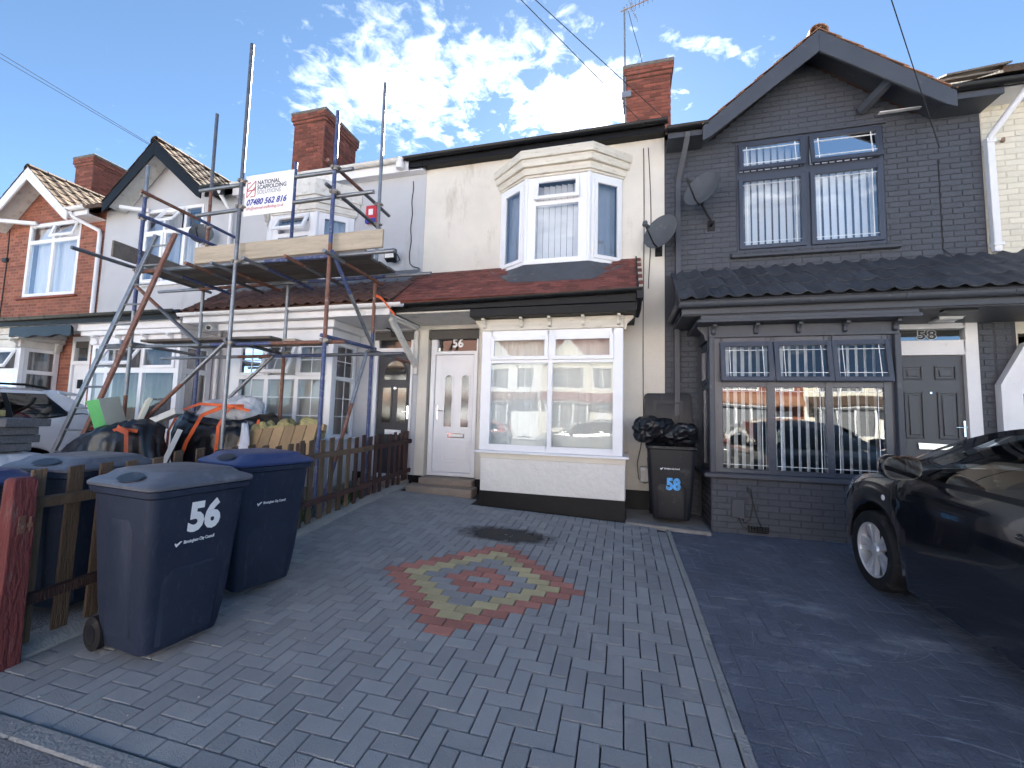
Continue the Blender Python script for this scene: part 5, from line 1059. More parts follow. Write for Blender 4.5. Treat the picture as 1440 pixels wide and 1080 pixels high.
# braces
pole('brace', (XC[0]+.052, YF-.05, ZD+.02), (XC[0]+.075, YR+.02, ZL+.04), [(.4, Bl), (1, G)])
pole('brace', (XC[0]+.02, YR-.06, ZL+.02), (XC[0]-.08, 4.56, gz(-3.5, 4.5)), [(.35, G), (.7, Ru), (1, Bl)])
pole('brace', (XC[2]+.06, YF-.055, ZD-.25), (-5.55, YF-.055, ZL-.02), [(.4, Ru), (1, Dk)])
pole('brace', (XC[1]-.02, YF-.055, ZL+.0), (-7.0, 4.02, .60), [(.30, G), (1, Ru)])
pole('brace', (XC[1]-.10, YR-.10, ZL-.05), (-6.75, 4.60, .55), [(.5, G), (1, Ru)])
for X in XC:
    for Y in (YF, YR):
        for z in (ZL+.01, ZD): clamp((X+(0.05 if Y == YR else 0), Y, z))
for p in ((XC[0], YF, 4.72), (XC[0], YF, 4.40), (XC[1], YF, 4.73), (XC[1], YF, 4.36), (XC[2], YF, 4.73), (XC[2], YF, 4.38), (XC[0]+.04, YR, 4.70), (XC[0]+.04, YR, 4.39), (XC[2]+.09, YR, 4.66), (XC[2]+.09, YR, 4.36)): clamp(p)
# boards
for i in range(4):
    y = YF+.095+i*.2; MB().box(-7.0+random.uniform(-.08, .05), y, ZD+.027, -3.18+random.uniform(-.06, .05), y+.192, ZD+.063).build('platform_board', 'board_wet', SCF, bevel=.004)
MB().box(-5.98, YF+.082, ZD+.066, -2.92, YF+.118, ZD+.305).build('toe_board', 'board', SCF, bevel=.004)
MB().hexa([(XC[2]-.06, YF-.32, ZD+.10), (XC[2]-.02, YF-.32, ZD+.10), (XC[2]+.02, YR-.1, ZD+.07), (XC[2]-.02, YR-.1, ZD+.07), (XC[2]-.06, YF-.32, ZD+.33), (XC[2]-.02, YF-.32, ZD+.33), (XC[2]+.02, YR-.1, ZD+.29), (XC[2]-.02, YR-.1, ZD+.29)]).build('toe_board', 'board_wet', SCF, bevel=.004)
for i in range(3):
    y = YF+.10+i*.22; MB().box(-6.9+.12*i, y, ZL+.080, -4.55+.2*i, y+.205, ZL+.114).build('platform_board', 'board' if i else 'board_wet', SCF, bevel=.004)
# sign banner on the rails
sg = empty('scaffold_sign', (-4.70, YF+.02, 4.24), label='white scaffolding company sign board with red logo and blue phone number', category='sign')
ST = lambda u, v, n: (-5.07+u, YF+.018-n, 4.23+v)
MB().plate(0, .80, 0, .575, [], ST, -.004, .0).build('sign_board', 'sign_white', sg, bevel=.0015)
def stroke(m, pts, w):
    for (a, b), (c, d) in zip(pts[:-1], pts[1:]): m.bar(ST(a, b, .0015), ST(c, d, .0015), .002, w, (0, 0, 1)) if abs(a-c) > abs(b-d)*.3 else m.bar(ST(a, b, .0016), ST(c, d, .0016), w, .002, (0, -1, 0))
MB().plate(.035, .175, .275, .475, [], ST, .0002, .0008).build('logo_tint', 'sign_white', sg)
m = MB(); stroke(m, [(.09, .475), (.035, .465), (.035, .265), (.175, .405), (.175, .275), (.10, .268)], .012); stroke(m, [(.035, .355), (.175, .365)], .014); stroke(m, [(.035, .365), (.175, .49), (.175, .36)], .012); m.build('logo', 'ink_red', sg)
for s, y, mt, bo in (('NATIONAL', .455, 'ink_black', .0016), ('SCAFFOLDING', .387, 'ink_black', .0016), ('SOLUTIONS', .318, 'ink_grey', 0)):
    text(sg, s, .082, lambda u, v, n: ST(.205+u, y+v, n+.0012), mt, bold=bo, extrude=.0004, align='LEFT', sx=.90)
text(sg, '07480 562 816', .118, lambda u, v, n: ST(.035+u, .185+v, n+.0012), 'ink_blue', bold=.0035, shear=.28, extrude=.0004, align='LEFT', sx=.93)
text(sg, 'info@national-scaffolding.co.uk', .062, lambda u, v, n: ST(.035+u, .10+v, n+.0012), 'ink_red', shear=.28, extrude=.0004, align='LEFT', sx=.80)
tp = MB(); tp.loft([[(-3.30+.07*i, 5.26-.01*i, 3.15-.11*math.sin(i*.55)-.02*i), (-3.30+.07*i, 5.27-.01*i, 3.11-.11*math.sin(i*.55)-.02*i)] for i in range(-4, 3)], closed=False); tag(tp.build_at('ribbon', 'strap', (-3.3, 5.26, 3.05)), 'orange ribbon of torn strap tied to the scaffold tube', 'ribbon')
# ladder
ld = empty('ladder', (-7.15, 3.72, gz(-7.15, 3.72)), label='narrow ladder with one grey and one rusty stile leaning on the scaffold', category='ladder')
la0, la1 = Vector((-7.42, 3.70, gz(-7.4, 3.7))), Vector((-6.42, 4.24, 4.02)); dv = Vector((.42, .0, .0)); dv1 = Vector((.335, .02, 0))
MB().bar(la0, la1, .035, .075, (1, 0, .3)).build('stile', 'scaffold_galv', ld, bevel=.004); MB().bar(la0+dv, la1+dv1, .035, .075, (1, 0, .3)).build('stile', 'scaffold_rust', ld, bevel=.004)
for i in range(13):
    t = (i+.7)/13.3; m = MB(); m.tube(la0+(la1-la0)*t, la0+dv+(la1+dv1-la0-dv)*t, .014, 8); m.build('rung', 'scaffold_galv', ld, smooth=40)

# ------------------------------------------------------------------ picket fence
FX = -3.46
FN = empty('picket_fence', (FX, 4.1, gz(FX, 4.1)), label='brown wooden picket fence along the left of the block drive', category='fence')
ys = [1.78, 1.95, 2.115, 2.29, 2.45, 2.61, 2.78, 2.95, 3.12, 3.29, 3.46, 3.63, 3.80, 3.96, 4.12, 4.30, 4.47, 4.64, 4.79, 4.96, 5.13, 5.28, 5.42, 5.56, 5.77, 5.94, 6.09, 6.25]
for i, y in enumerate(ys):
    b = gz(FX, y)+.06+random.uniform(-.01, .02); t = 1.185+.10*(y-1.78)/4.5+random.uniform(-.02, .02); w = .036+random.uniform(-.003, .004); ln = random.uniform(-.012, .012)
    if 2.5 < y < 3.4: t += .02
    m = MB(); m.hexa([(FX-.022, y-w, b), (FX-.002, y-w, b), (FX-.002, y+w, b), (FX-.022, y+w, b), (FX-.022, y-w+ln, t), (FX-.002, y-w+ln, t), (FX-.002, y+w+ln, t+.008), (FX-.022, y+w+ln, t+.008)])
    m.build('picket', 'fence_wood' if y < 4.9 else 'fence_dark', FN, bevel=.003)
def fence_rail(y0, y1, za, zb, mt):
    f = lambda y: za+(zb-za)*(y-1.62)/4.9
    m = MB(); k = 10; m.loft([[(FX+x+.004*noise.noise(Vector((y*2, x*9, 1))), y, f(y)+z+.010*noise.noise(Vector((y*1.3, 0, za)))) for x, z in ((.0, -.034), (.034, -.030), (.036, .03), (.0, .036))] for y in [y0+(y1-y0)*i/k for i in range(k+1)]]); m.build('rail', mt, FN, bevel=.002)
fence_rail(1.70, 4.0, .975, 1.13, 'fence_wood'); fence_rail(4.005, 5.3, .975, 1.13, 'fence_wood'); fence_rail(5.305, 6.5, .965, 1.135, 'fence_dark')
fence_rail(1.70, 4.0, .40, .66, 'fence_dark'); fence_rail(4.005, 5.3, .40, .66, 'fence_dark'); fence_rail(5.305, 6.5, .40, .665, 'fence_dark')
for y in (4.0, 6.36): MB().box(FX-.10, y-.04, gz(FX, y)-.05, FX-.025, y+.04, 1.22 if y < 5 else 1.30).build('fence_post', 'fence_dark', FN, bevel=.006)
GP = empty('gate_post', (-3.42, 1.68, gz(-3.4, 1.68)), label='thick red painted wooden gate post with iron latch at the fence end', category='post')
m = MB(); z0 = gz(-3.4, 1.68)
m.loft([[( -3.42+dx*(.052+e)+.006*noise.noise(Vector((dx, dy, z*3))), 1.675+dy*(.054+e)+.006*noise.noise(Vector((dy, z*2, dx))), z) for dx, dy in ((-1, -1), (0, -1), (1, -1), (1, 0), (1, 1), (0, 1), (-1, 1), (-1, 0))] for z, e in ((z0-.05, .006), (z0+.2, .003), (z0+.5, 0), (z0+.8, 0), (1.10, -.002), (1.135, -.003), (1.148, -.016))]); m.build('post', 'post_red', GP, bevel=.003)
m = MB(); m.box(-3.368, 1.655, .83, -3.360, 1.685, .93); m.box(-3.368, 1.69, .86, -3.355, 1.715, .885); m.tube((-3.362, 1.705, .84), (-3.362, 1.705, .92), .006); m.build('latch', 'scaffold_rust', GP)
m = MB(); m.box(-3.55, 1.56, z0-.02, -3.475, 1.665, .72); tag(m.build_at('concrete_post', 'concrete', (-3.51, 1.61, z0), bevel=.012), 'rough grey concrete post beside the red gate post', 'post')

# ------------------------------------------------------------------ wheelie bins
def wheelie(name, label, loc, rz, lidmat, bodymat='bin_grey', number=None, nummat='ink_white', openlid=False, logo=True, numsize=.20, numz=.80, group=None, height=1.0):
    t = empty(name, loc, rz, label=label, category='wheelie bin', group=group)
    m = MB(); S_ = [(.235, .215, .05, .045), (.25, .228, .055, .10), (.275, .25, .055, .30), (.305, .268, .055, .62), (.332, .283, .055, .90), (.337, .286, .055, .955)]
    m.loft([rrect(a, b, r, z, cx=.0) for a, b, r, z in S_]); body = m.build('body', bodymat, t, smooth=50, local=True)
    # moulded arch panel on the front, ribs on the sides, neck moulding
    def front(y, z, d=0): 
        hx = .25+(.332-.25)*min(1, max(0, (z-.045)/.855)); return (hx+d, y, z)
    m = MB(); w0, w1, zt = .165, .185, .52
    ring_o = [(-w0, .08), (-w1, zt-.07), (-w1+.05, zt), (w1-.05, zt), (w1, zt-.07), (w0, .08)]
    pts_o = [front(y, z, -.004) for y, z in ring_o]; pts_i = [front(y*.86, .08+(z-.08)*.955, .010) for y, z in ring_o]
    m.loft([pts_o, pts_i], closed=False); m.f.append(tuple(range(6, 12))); m.build('front_panel', bodymat, t, smooth=30, local=True)
    def side(x, z, s, d=0):
        hy = .235+(.283-.235)*min(1, max(0, (z-.045)/.855)); return (x, s*(hy+d), z)
    for s in (-1, 1):
        m = MB(); o = [(-.13, .14), (-.14, .76), (-.10, .82), (.10, .82), (.14, .76), (.12, .14)]
        m.loft([[side(x, z, s, -.004) for x, z in o], [side(x*.88, .14+(z-.14)*.97, s, .008) for x, z in o]], closed=False); m.f.append(tuple(range(6, 12))); m.build('side_panel', bodymat, t, smooth=30, local=True)
    m = MB(); m.loft([rrect(.337, .286, .055, .945), rrect(.365, .305, .06, .958), rrect(.367, .307, .06, .992), rrect(.352, .294, .055, .994), rrect(.335, .280, .05, .96)], cap=False); m.build('rim', bodymat, t, smooth=40, local=True)
    m = MB()
    for y in (-.17, 0, .17): m.box(-.42, y-.012, .90, -.345, y+.012, .985)
    m.tube((-.415, -.27, .975), (-.415, .27, .975), .016, 10); m.build('handle', bodymat, t, smooth=40, local=True)
    # lid
    lt = MB(); q = lambda hx, hy, r, z: rrect(hx, hy, r, z, cx=.0)
    lt.loft([q(.362, .300, .055, .0), q(.380, .318, .06, .004), q(.383, .320, .06, .022), q(.372, .31, .06, .034), q(.352, .29, .06, .046), q(.335, .262, .09, .058), q(.315, .225, .10, .088), q(.28, .19, .09, .098), q(.18, .12, .06, .101), q(.02, .01, .005, .102)])
    base = (0, 0, .996)
    Tl = Matrix.Translation((0, 0, .996)) if not openlid else Matrix.Translation((-.36, 0, .985)) @ Matrix.Rotation(R_(-97), 4, 'Y') @ Matrix.Translation((.37, 0, .012))
    lt.v = [tuple(Tl @ Vector(p)) for p in lt.v]; lid = lt.build('lid', lidmat, t, smooth=24, local=True)
    for s in (-1, 1):        # finger scoops at both ends of the lid, their shaded hollows coloured black
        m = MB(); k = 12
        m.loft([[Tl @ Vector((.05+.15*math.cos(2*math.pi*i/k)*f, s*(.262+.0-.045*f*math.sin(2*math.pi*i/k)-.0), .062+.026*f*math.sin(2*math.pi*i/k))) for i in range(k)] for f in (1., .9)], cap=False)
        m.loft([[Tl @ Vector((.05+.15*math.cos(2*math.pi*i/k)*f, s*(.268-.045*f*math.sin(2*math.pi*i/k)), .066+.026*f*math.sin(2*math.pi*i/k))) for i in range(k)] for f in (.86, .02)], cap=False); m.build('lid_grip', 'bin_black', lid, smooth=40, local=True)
    if openlid:
        m = MB(); m.v = []; m.plate(-.27, .27, -.2, .2, [(-.22, .22, -.15, .15)], lambda u, v, n: tuple(Tl @ Vector((u, v, -.012-n))), 0, .012); m.build('lid_rib', lidmat, lid, local=True)
    for s in (-1, 1):
        m = MB(); m.lathe([(.03, -.026), (.085, -.026), (.100, -.018), (.100, .018), (.085, .026), (.03, .026)], (-.275, s*.225, .10), (0, 1, 0), 20); w = m.build('wheel', 'rubber', t, smooth=35, local=True)
        m = MB(); m.lathe([(.045, -.030), (.055, -.029), (.055, .029), (.045, .030)], (-.275, s*.225, .10), (0, 1, 0), 16); m.build('hub', 'bin_black', w, smooth=35, local=True)
    m = MB(); m.tube((-.275, -.2, .10), (-.275, .2, .10), .012, 8); m.build('axle', 'dull_metal', t, local=True)
    FTx = lambda y0, z0: (lambda u, v, n: (lambda z: (.25+(.332-.25)*min(1, max(0, (z-.045)/.855))+(.002 if z0 > .62 else .0135)+n, y0+u, z))(z0+v))
    if number:
        cu = text(None, number, numsize, lambda u, v, n: FTx(.02, numz)(u, v, n), nummat, 'number_sticker', bold=.011, sx=.82, extrude=.0006); cu.parent = t
    if logo:
        m = MB(); F2 = FTx(0, .66 if number and numz > .7 else .70)
        m.prism([(-.135, .004), (-.124, -.016), (-.094, .014), (-.104, .016), (-.124, .002), (-.130, .011)], F2, .0005, .0012); m.build('logo', 'ink_white', t, local=True)
        cu = text(None, 'Birmingham City Council', .027, lambda u, v, n: F2(-.085+u, .004+v, n), 'ink_white', 'lettering', bold=.0008, extrude=.0004, align='LEFT', sx=.66); cu.parent = t
    t.scale = (.87, 1, 1)
    return t
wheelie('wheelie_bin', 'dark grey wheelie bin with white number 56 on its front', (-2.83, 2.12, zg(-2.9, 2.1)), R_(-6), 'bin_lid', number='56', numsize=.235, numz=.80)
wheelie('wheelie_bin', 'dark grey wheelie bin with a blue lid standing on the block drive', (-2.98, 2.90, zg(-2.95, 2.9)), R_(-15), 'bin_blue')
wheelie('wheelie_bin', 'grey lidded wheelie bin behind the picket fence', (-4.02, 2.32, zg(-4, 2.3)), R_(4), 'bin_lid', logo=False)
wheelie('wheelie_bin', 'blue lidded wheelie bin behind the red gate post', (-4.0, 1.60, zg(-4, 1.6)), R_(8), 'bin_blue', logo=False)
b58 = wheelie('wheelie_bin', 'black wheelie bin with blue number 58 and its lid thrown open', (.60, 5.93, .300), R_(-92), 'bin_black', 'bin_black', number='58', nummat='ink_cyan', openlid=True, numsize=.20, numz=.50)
b58.scale = (.90, 1.0, .97)

# ------------------------------------------------------------------ bags and building waste
def crumple(p, s, amp):
    d = noise.voronoi(p*s)[0]; return amp*(.55-(d[1]-d[0]))
def blob(name, mat, c, r, label=None, cat=None, seed=0, folds=.12, knot=False, parent=None, squash=.0, nu=40, nv=26, group=None):
    m = MB(); c = Vector(c); rings = []
    for j in range(nv+1):
        ph = -math.pi/2+math.pi*j/nv; ring_ = []
        for i in range(nu):
            th = 2*math.pi*i/nu; d = Vector((math.cos(ph)*math.cos(th), math.cos(ph)*math.sin(th), math.sin(ph)))
            s_ = Vector((seed*3.1, seed*1.7, seed*.9)); k = 1+folds*noise.noise(d*1.6+s_)+folds*.7*abs(noise.noise(d*3.5+s_))+folds*.35*abs(noise.noise(Vector((th*2.2, ph*.8, seed))))
            p = Vector((d.x*r[0], d.y*r[1], d.z*r[2]))*k
            if p.z < -r[2]*(1-squash): p.z = -r[2]*(1-squash)+.3*(p.z+r[2]*(1-squash))
            ring_.append(c+p)
        rings.append(ring_)
    m.loft(rings, cap=False)
    if knot:
        top = c+Vector((0, 0, r[2]*.95)); m.path([top-Vector((0, 0, .05)), top+Vector((.01, 0, .03)), top+Vector((.05, .01, .09))], .035, 8, .012)
    if parent is not None: return m.build(name, mat, parent, smooth=True)
    o = m.build_at(name, mat, (c.x, c.y, c.z-r[2]*(1-squash)), smooth=70); return tag(o, label, cat, group)
def refuse_bag(c, r, label, seed, lean):
    m = MB(); c = Vector(c); rings = []; nu, nv = 96, 60; s_ = Vector((seed*3.1, seed*1.7, seed*.9))
    for j in range(nv+1):
        ph = -math.pi/2+math.pi*j/nv; ring_ = []
        for i in range(nu):
            th = 2*math.pi*i/nu; d = Vector((math.cos(ph)*math.cos(th), math.cos(ph)*math.sin(th), math.sin(ph)))
            k = .90+.26*noise.noise(d*1.2+s_)-crumple(d*1.0+s_+Vector((.3, .3, .3))*noise.noise(d*2), 1.7, .20)-crumple(d+s_, 3.4, .05)
            pl = max(0, (ph-.7)/.87); k *= 1-.62*pl**.7; k += pl*.16*math.sin(th*9+seed+2*noise.noise(d*3+s_))*(1-pl*.6)     # gathered neck
            z = d.z*r[2]*k*(1+.55*pl)
            ring_.append(c+Vector((d.x*r[0]*k+lean[0]*max(0, z), d.y*r[1]*k+lean[1]*max(0, z), max(z, -r[2]*.72))))
        rings.append(ring_)
    m.loft(rings, cap=False); o = m.build_at('refuse_bag', 'bag_black', (c.x, c.y, c.z-r[2]*.72), smooth=True); return tag(o, label, 'refuse bag')
refuse_bag((.38, 5.86, 1.47), (.29, .26, .25), 'slumped black refuse bag overhanging the side of the open bin', 2, (.35, -.1))
refuse_bag((.70, 5.84, 1.41), (.28, .27, .22), 'shiny black refuse bag filling the top of the open bin', 5, (.3, 0))
def dense(rings, n=5):      # more rings between the given ones, crumpled a little
    out = []
    for a, b in zip(rings[:-1], rings[1:]):
        for k in range(n):
            rr = []
            for p, q in zip(a, b):
                v = Vector(p).lerp(Vector(q), k/n); c = crumple(v, 5.0, .05)+crumple(v, 11., .02) if k else 0; rr.append(v+Vector((.3, -1, .4))*c)
            out.append(rr)
    return out+[[Vector(p) for p in rings[-1]]]
# bulk bag with orange straps, full of sacks
BB = empty('bulk_bag', (-5.72, 5.03, zg(-5.7, 5.0)), label='bulging black bulk bag with orange straps full of white sacks', category='bag'); zb = zg(-5.7, 5.0)
m = MB(); rings = []
for j, (z, hx, hy) in enumerate(((0, .50, .40), (.12, .62, .47), (.45, .71, .53), (.82, .74, .54), (1.06, .68, .48), (1.16, .60, .42), (1.12, .52, .36), (.98, .5, .34))):
    ring_ = []
    for i in range(120):
        a = 2*math.pi*i/120; ca, sa = math.cos(a), math.sin(a); e = .72; px_, py_ = math.copysign(abs(ca)**e, ca), math.copysign(abs(sa)**e, sa)
        k = 1.02+.05*noise.noise(Vector((ca*2, sa*2, z*2.5)))-crumple(Vector((ca*hx, sa*hy, z*.8)), 4.5, .085)-crumple(Vector((ca*hx, sa*hy, z)), 9., .03); ring_.append((-5.72+hx*px_*k, 5.03+hy*py_*k, zb+z+(.06*math.sin(2*a+.5)+.03*noise.noise(Vector((a*2, 0, 3))) if j > 3 else 0)))
    rings.append(ring_)
rings = dense(rings); m.loft(rings); m.build('bag_body', 'bag_woven', BB, smooth=70)
for i, (dx, dy, r, sd) in enumerate(((-.2, -.05, .26, 1), (.14, .05, .28, 2), (.02, .12, .30, 3), (.32, .0, .2, 4))): blob('sack', 'sack_white', (-5.72+dx, 5.03+dy, zb+1.19+.05*(i % 2)), (r, r*.9, .20), seed=sd, folds=.2, parent=BB)
def strap(pts, w=.045):
    m = MB(); pts = [Vector(p) for p in pts]; L1, L2 = [], []
    for i, p in enumerate(pts):
        d = (pts[min(i+1, len(pts)-1)]-pts[max(0, i-1)]).normalized(); s_ = d.cross(Vector((0, -1, .2))).normalized()*w/2; L1.append(p-s_); L2.append(p+s_)
    m.loft([L1, L2], closed=False); m.build('strap', 'strap', BB, smooth=50)
strap([(-5.95, 4.46, zb+.20), (-5.90, 4.44, zb+.5), (-5.80, 4.45, zb+.80), (-5.66, 4.52, zb+1.16), (-5.50, 4.70, zb+1.29), (-5.3, 4.85, zb+1.30)], .07)
strap([(-5.28, 4.45, zb+.55), (-5.27, 4.45, zb+1.02), (-5.27, 4.54, zb+1.20), (-5.35, 4.75, zb+1.32)], .06); strap([(-6.3, 4.72, zb+1.22), (-5.9, 4.66, zb+1.32), (-5.4, 4.66, zb+1.31), (-5.08, 4.75, zb+1.24)], .04); strap([(-5.02, 4.85, zb+1.12), (-4.97, 4.75, zb+0.92), (-4.97, 4.72, zb+.55)], .05)
strap([(-6.35, 4.70, zb+1.14), (-6.38, 4.62, zb+0.92), (-6.36, 4.60, zb+.6)], .05)
# collapsed sheet bag with foam boards in it
B2 = empty('rubble_bag', (-6.55, 4.0, zg(-6.5, 4.0)), label='half collapsed black rubble bag at the foot of the ladder', category='bag'); zb2 = zg(-6.5, 4.)
m = MB(); rings = []
for j, (f, z0_) in enumerate(((1.0, 0), (1.06, .25), (1.0, .6), (.88, .92), (.60, 1.05), (.3, 1.07), (.03, 1.06))):
    ring_ = []
    for i in range(120):
        a = 2*math.pi*i/120; k = f*(1.03-crumple(Vector((math.cos(a)*.8*f, math.sin(a)*.4*f, z0_*.8)), 4.2, .10)-crumple(Vector((math.cos(a)*.8*f, math.sin(a)*.4*f, z0_)), 9., .03)+.06*noise.noise(Vector((math.cos(a)*2, math.sin(a)*2, j*.7)))+.06*abs(noise.noise(Vector((a*3.5, j*.5, 2))))); X = math.cos(a)*.80*k; ring_.append((-6.50+X, 4.05+math.sin(a)*.40*k, zb2+z0_*(1.0+.30*X)+.05*noise.noise(Vector((a*2.5, j, 7)))*(j > 1)))
    rings.append(ring_)
rings = dense(rings); m.loft(rings); m.build('bag_body', 'bag_woven', B2, smooth=70)
_bb = BB; BB = B2; strap([(-5.98, 3.72, zb2+1.10), (-5.78, 3.70, zb2+1.05), (-5.72, 3.68, zb2+.8), (-5.78, 3.66, zb2+.6)], .07); strap([(-6.35, 3.80, zb2+1.0), (-6.0, 3.76, zb2+1.09), (-5.75, 3.80, zb2+1.06)], .04); BB = _bb
def obox(name, mat, c, half, rot, label, cat, bevel=.006):
    m = MB(); m.box(*[-h for h in half], *half); me = m.mesh(name, bevel=bevel); me.materials.append(MATS[mat]); o = link(name, me, None, label=label, category=cat); o.location = c; o.rotation_euler = rot; return o
obox('foam_board', 'foam_cream', (-6.62, 4.02, 1.42), (.07, .19, .27), (R_(8), R_(-14), R_(25)), 'thick cream foam offcut with a bright green face', 'foam board')
fb = bpy.data.objects['foam_board']; m = MB(); m.quad((-.068, -.1915, -.268), (.068, -.1915, -.268), (.068, -.1915, .268), (-.068, -.1915, .268)); m.build('green_face', 'foam_green', fb, local=True)
m = MB(); m.quad((-.0715, -.188, -.268), (-.0715, .188, -.268), (-.0715, .188, .268), (-.0715, -.188, .268)); m.build('green_face', 'foam_green', fb, local=True)
obox('foam_board', 'foam_cream', (-6.20, 4.12, 1.44), (.025, .16, .26), (R_(-6), R_(16), R_(60)), 'plain cream foam board standing in the collapsed bag', 'foam board')
obox('timber_offcut', 'weathered_white', (-5.92, 4.15, 1.42), (.30, .07, .04), (0, R_(-24), R_(12)), 'pale timber offcut lying across the collapsed bag', 'timber')
m = MB(); m.bar((-5.35, 3.62, .35), (-5.20, 3.9, 1.32), .03, .05); tag(m.build_at('timber_batten', 'weathered_white', (-5.35, 3.62, .35)), 'thin pale batten leaning between the two black bags', 'timber')
# broken pallet
PL = empty('pallet', (-4.35, 4.55, zg(-4.3, 4.5)), label='broken wooden pallet with yellow insulation leaning beside the fence', category='pallet'); zp = zg(-4.3, 4.5)
pa, pb = Vector((-4.95, 4.62, 1.30)), Vector((-3.80, 4.70, 1.42))
for i in range(7):
    p = pa+(pb-pa)*((i+.5)/7); m = MB(); m.bar(p+Vector((-.04, -.05, .0)), p+Vector((.0, -.42, -.95)), .158, .022, (0, -1, .35)); m.build('slat', 'pallet_wood', PL, bevel=.003)
for f in (.05, .5): m = MB(); m.bar(pa+Vector((-.02, -.38*f+.02, -.95*f)), pb+Vector((.02, -.38*f+.02, -.95*f)), .09, .07, (0, -1, .35)); m.build('bearer', 'pallet_wood', PL, bevel=.004)
for i, (x, r) in enumerate(((-4.80, .14), (-4.45, .17), (-4.05, .16))): blob('insulation_tuft', 'mineral', (x, 4.78, 1.28+.03*i), (r, .12, .11), seed=8+i, folds=.7, parent=PL, nu=24, nv=14)
m = MB(); rg = []
for j in range(9):
    t_ = j/8; rg.append([(-4.88+(.035+.10*t_)*math.cos(2*math.pi*i/20)*(1+.5*noise.noise(Vector((i*.8, t_*2, 3))))+.09*math.sin(t_*3), 4.50-.16*t_+.035*math.sin(2*math.pi*i/20), 1.40-.62*t_+.05*noise.noise(Vector((i*.7, j*.3, 0)))) for i in range(20)])
m.loft(rg); m.build('hanging_sheet', 'sack_white', PL, smooth=60)
# insulation boards stacked on a sack
SK = empty('insulation_sack', (-5.98, 2.62, zg(-5.4, 2.75)), label='big white printed sack of insulation under the grey boards', category='sack'); zs = zg(-5.4, 2.75)
m = MB(); rings = []
for j, (z, k_) in enumerate(((0, .92), (.1, 1.0), (.5, 1.03), (.86, 1.0), (.96, .90), (.99, .5), (.995, .02))):
    rings.append([(-5.98+.60*k_*math.copysign(abs(math.cos(a))**.45, math.cos(a))*(1+.03*noise.noise(Vector((a*4, j, 0)))), 2.62+.26*k_*math.copysign(abs(math.sin(a))**.45, math.sin(a))*(1+.03*noise.noise(Vector((a*4, j, 5)))), zs+z) for a in [2*math.pi*i/40 for i in range(40)]])
m.loft(rings); m.build('sack_body', 'sack_white', SK, smooth=60)
text(SK, 'XPS', .10, lambda u, v, n: (-5.58+u, 2.345-n, zs+.88+v), 'ink_black', bold=.003, shear=.3)
ib = ['lowest', 'second', 'third', 'topmost']
for i in range(4): obox('insulation_board', 'insulation', (-6.02+.02*i+(.03 if i == 3 else 0), 2.60, zs+1.035+.078*i), (.52+.012*i+(.02 if i > 2 else 0), .16, .036), (0, 0, R_((-3, 2, -2, 3)[i])), 'grey speckled insulation board, %s of the stack on the white sack' % ib[i], 'insulation board', .004)
obox('insulation_offcut', 'mineral', (-6.2, 2.58, zs+1.345), (.26, .14, .032), (0, 0, R_(6)), 'yellow insulation offcut on the grey board stack', 'insulation offcut', .006)
# weeds along the fence
for q, (x, y, hh, lab) in enumerate(((-3.62, 4.20, .42, 'tall green weed tuft behind the fence near the blue pole'), (-3.60, 4.95, .38, 'small green weed tuft behind the middle pickets'), (-3.62, 5.25, .30, 'low green weed by the fence below the charcoal door'))):
    m = MB(); z0 = zg(x, y)
    for i in range(46):
        a = random.uniform(0, 6.28); r = random.uniform(0, .10); p = Vector((x+r*math.cos(a), y+r*1.4*math.sin(a), z0)); h_ = hh*random.uniform(.4, 1); dd = Vector((math.cos(a)*.25*h_, math.sin(a)*.25*h_, h_)); s_ = Vector((-math.sin(a), math.cos(a), 0))*.008
        m.quad(p-s_, p+s_, p+dd*.6+s_*.9, p+dd*.6-s_*.9); m.quad(p+dd*.6-s_*.9, p+dd*.6+s_*.9, p+dd+Vector((0, 0, -.03)))
        if i % 2: 
            c_ = p+dd*.7; l_ = Vector((math.cos(a+1), math.sin(a+1), .4))*.05; m.quad(c_-s_*2, c_+l_*.5-s_*3, c_+l_, c_+l_*.5+s_*3)
    tag(m.build_at('weed', 'grass', (x, y, z0)), lab, 'weed')

# ------------------------------------------------------------------ dishes, aerial, overhead lines
satdish('grey satellite dish on the dark brick beside the upstairs window', (1.04, 6.02, 4.80), -.55, .45, .235, .315, (1.22, 6.4, 4.42))
satdish('grey satellite dish at the edge of the cream wall', (.50, 6.10, 4.27), -.50, .40, .235, .30, (.50, 6.4, 4.10))
AE = empty('tv_aerial', (.02, 8.19, 7.2), label='tv aerial on a tall mast strapped to the chimney of 56', category='aerial')
m = MB(); m.tube((.02, 8.17, 7.25), (-.02, 8.17, 9.98), .017, 8); m.build('mast', 'dull_metal', AE, smooth=40); m = MB(); m.box(-.06, 8.12, 8.0, .12, 8.2, 8.12); m.box(-.05, 8.12, 7.4, .1, 8.2, 7.46); m.build('clamp', 'dull_metal', AE)
m = MB(); a0, a1 = Vector((-.10, 8.17, 9.90)), Vector((.98, 8.05, 10.06)); m.tube(a0, a1, .012, 6); m.build('boom', 'red_mortar', AE)
m = MB()
for i in range(12): p = a0+(a1-a0)*(.12+.075*i); m.tube(p+Vector((0, -.02, -.13+.005*i)), p+Vector((0, .02, .13-.005*i)), .006, 5)
m.build('elements', 'dull_metal', AE); m = MB(); m.bar((.04, 8.1, 10.12), (.20, 8.1, 9.62), .006, .01); m.bar((.10, 8.16, 10.15), (.24, 8.16, 9.60), .006, .01); m.build('reflector', 'dull_metal', AE)
m = MB(); m.path([(.06, 8.15, 9.86), (.16, 8.14, 9.4), (.28, 8.16, 8.95), (.34, 8.22, 8.70)], .006, 5); m.build('coax', 'wire', AE)
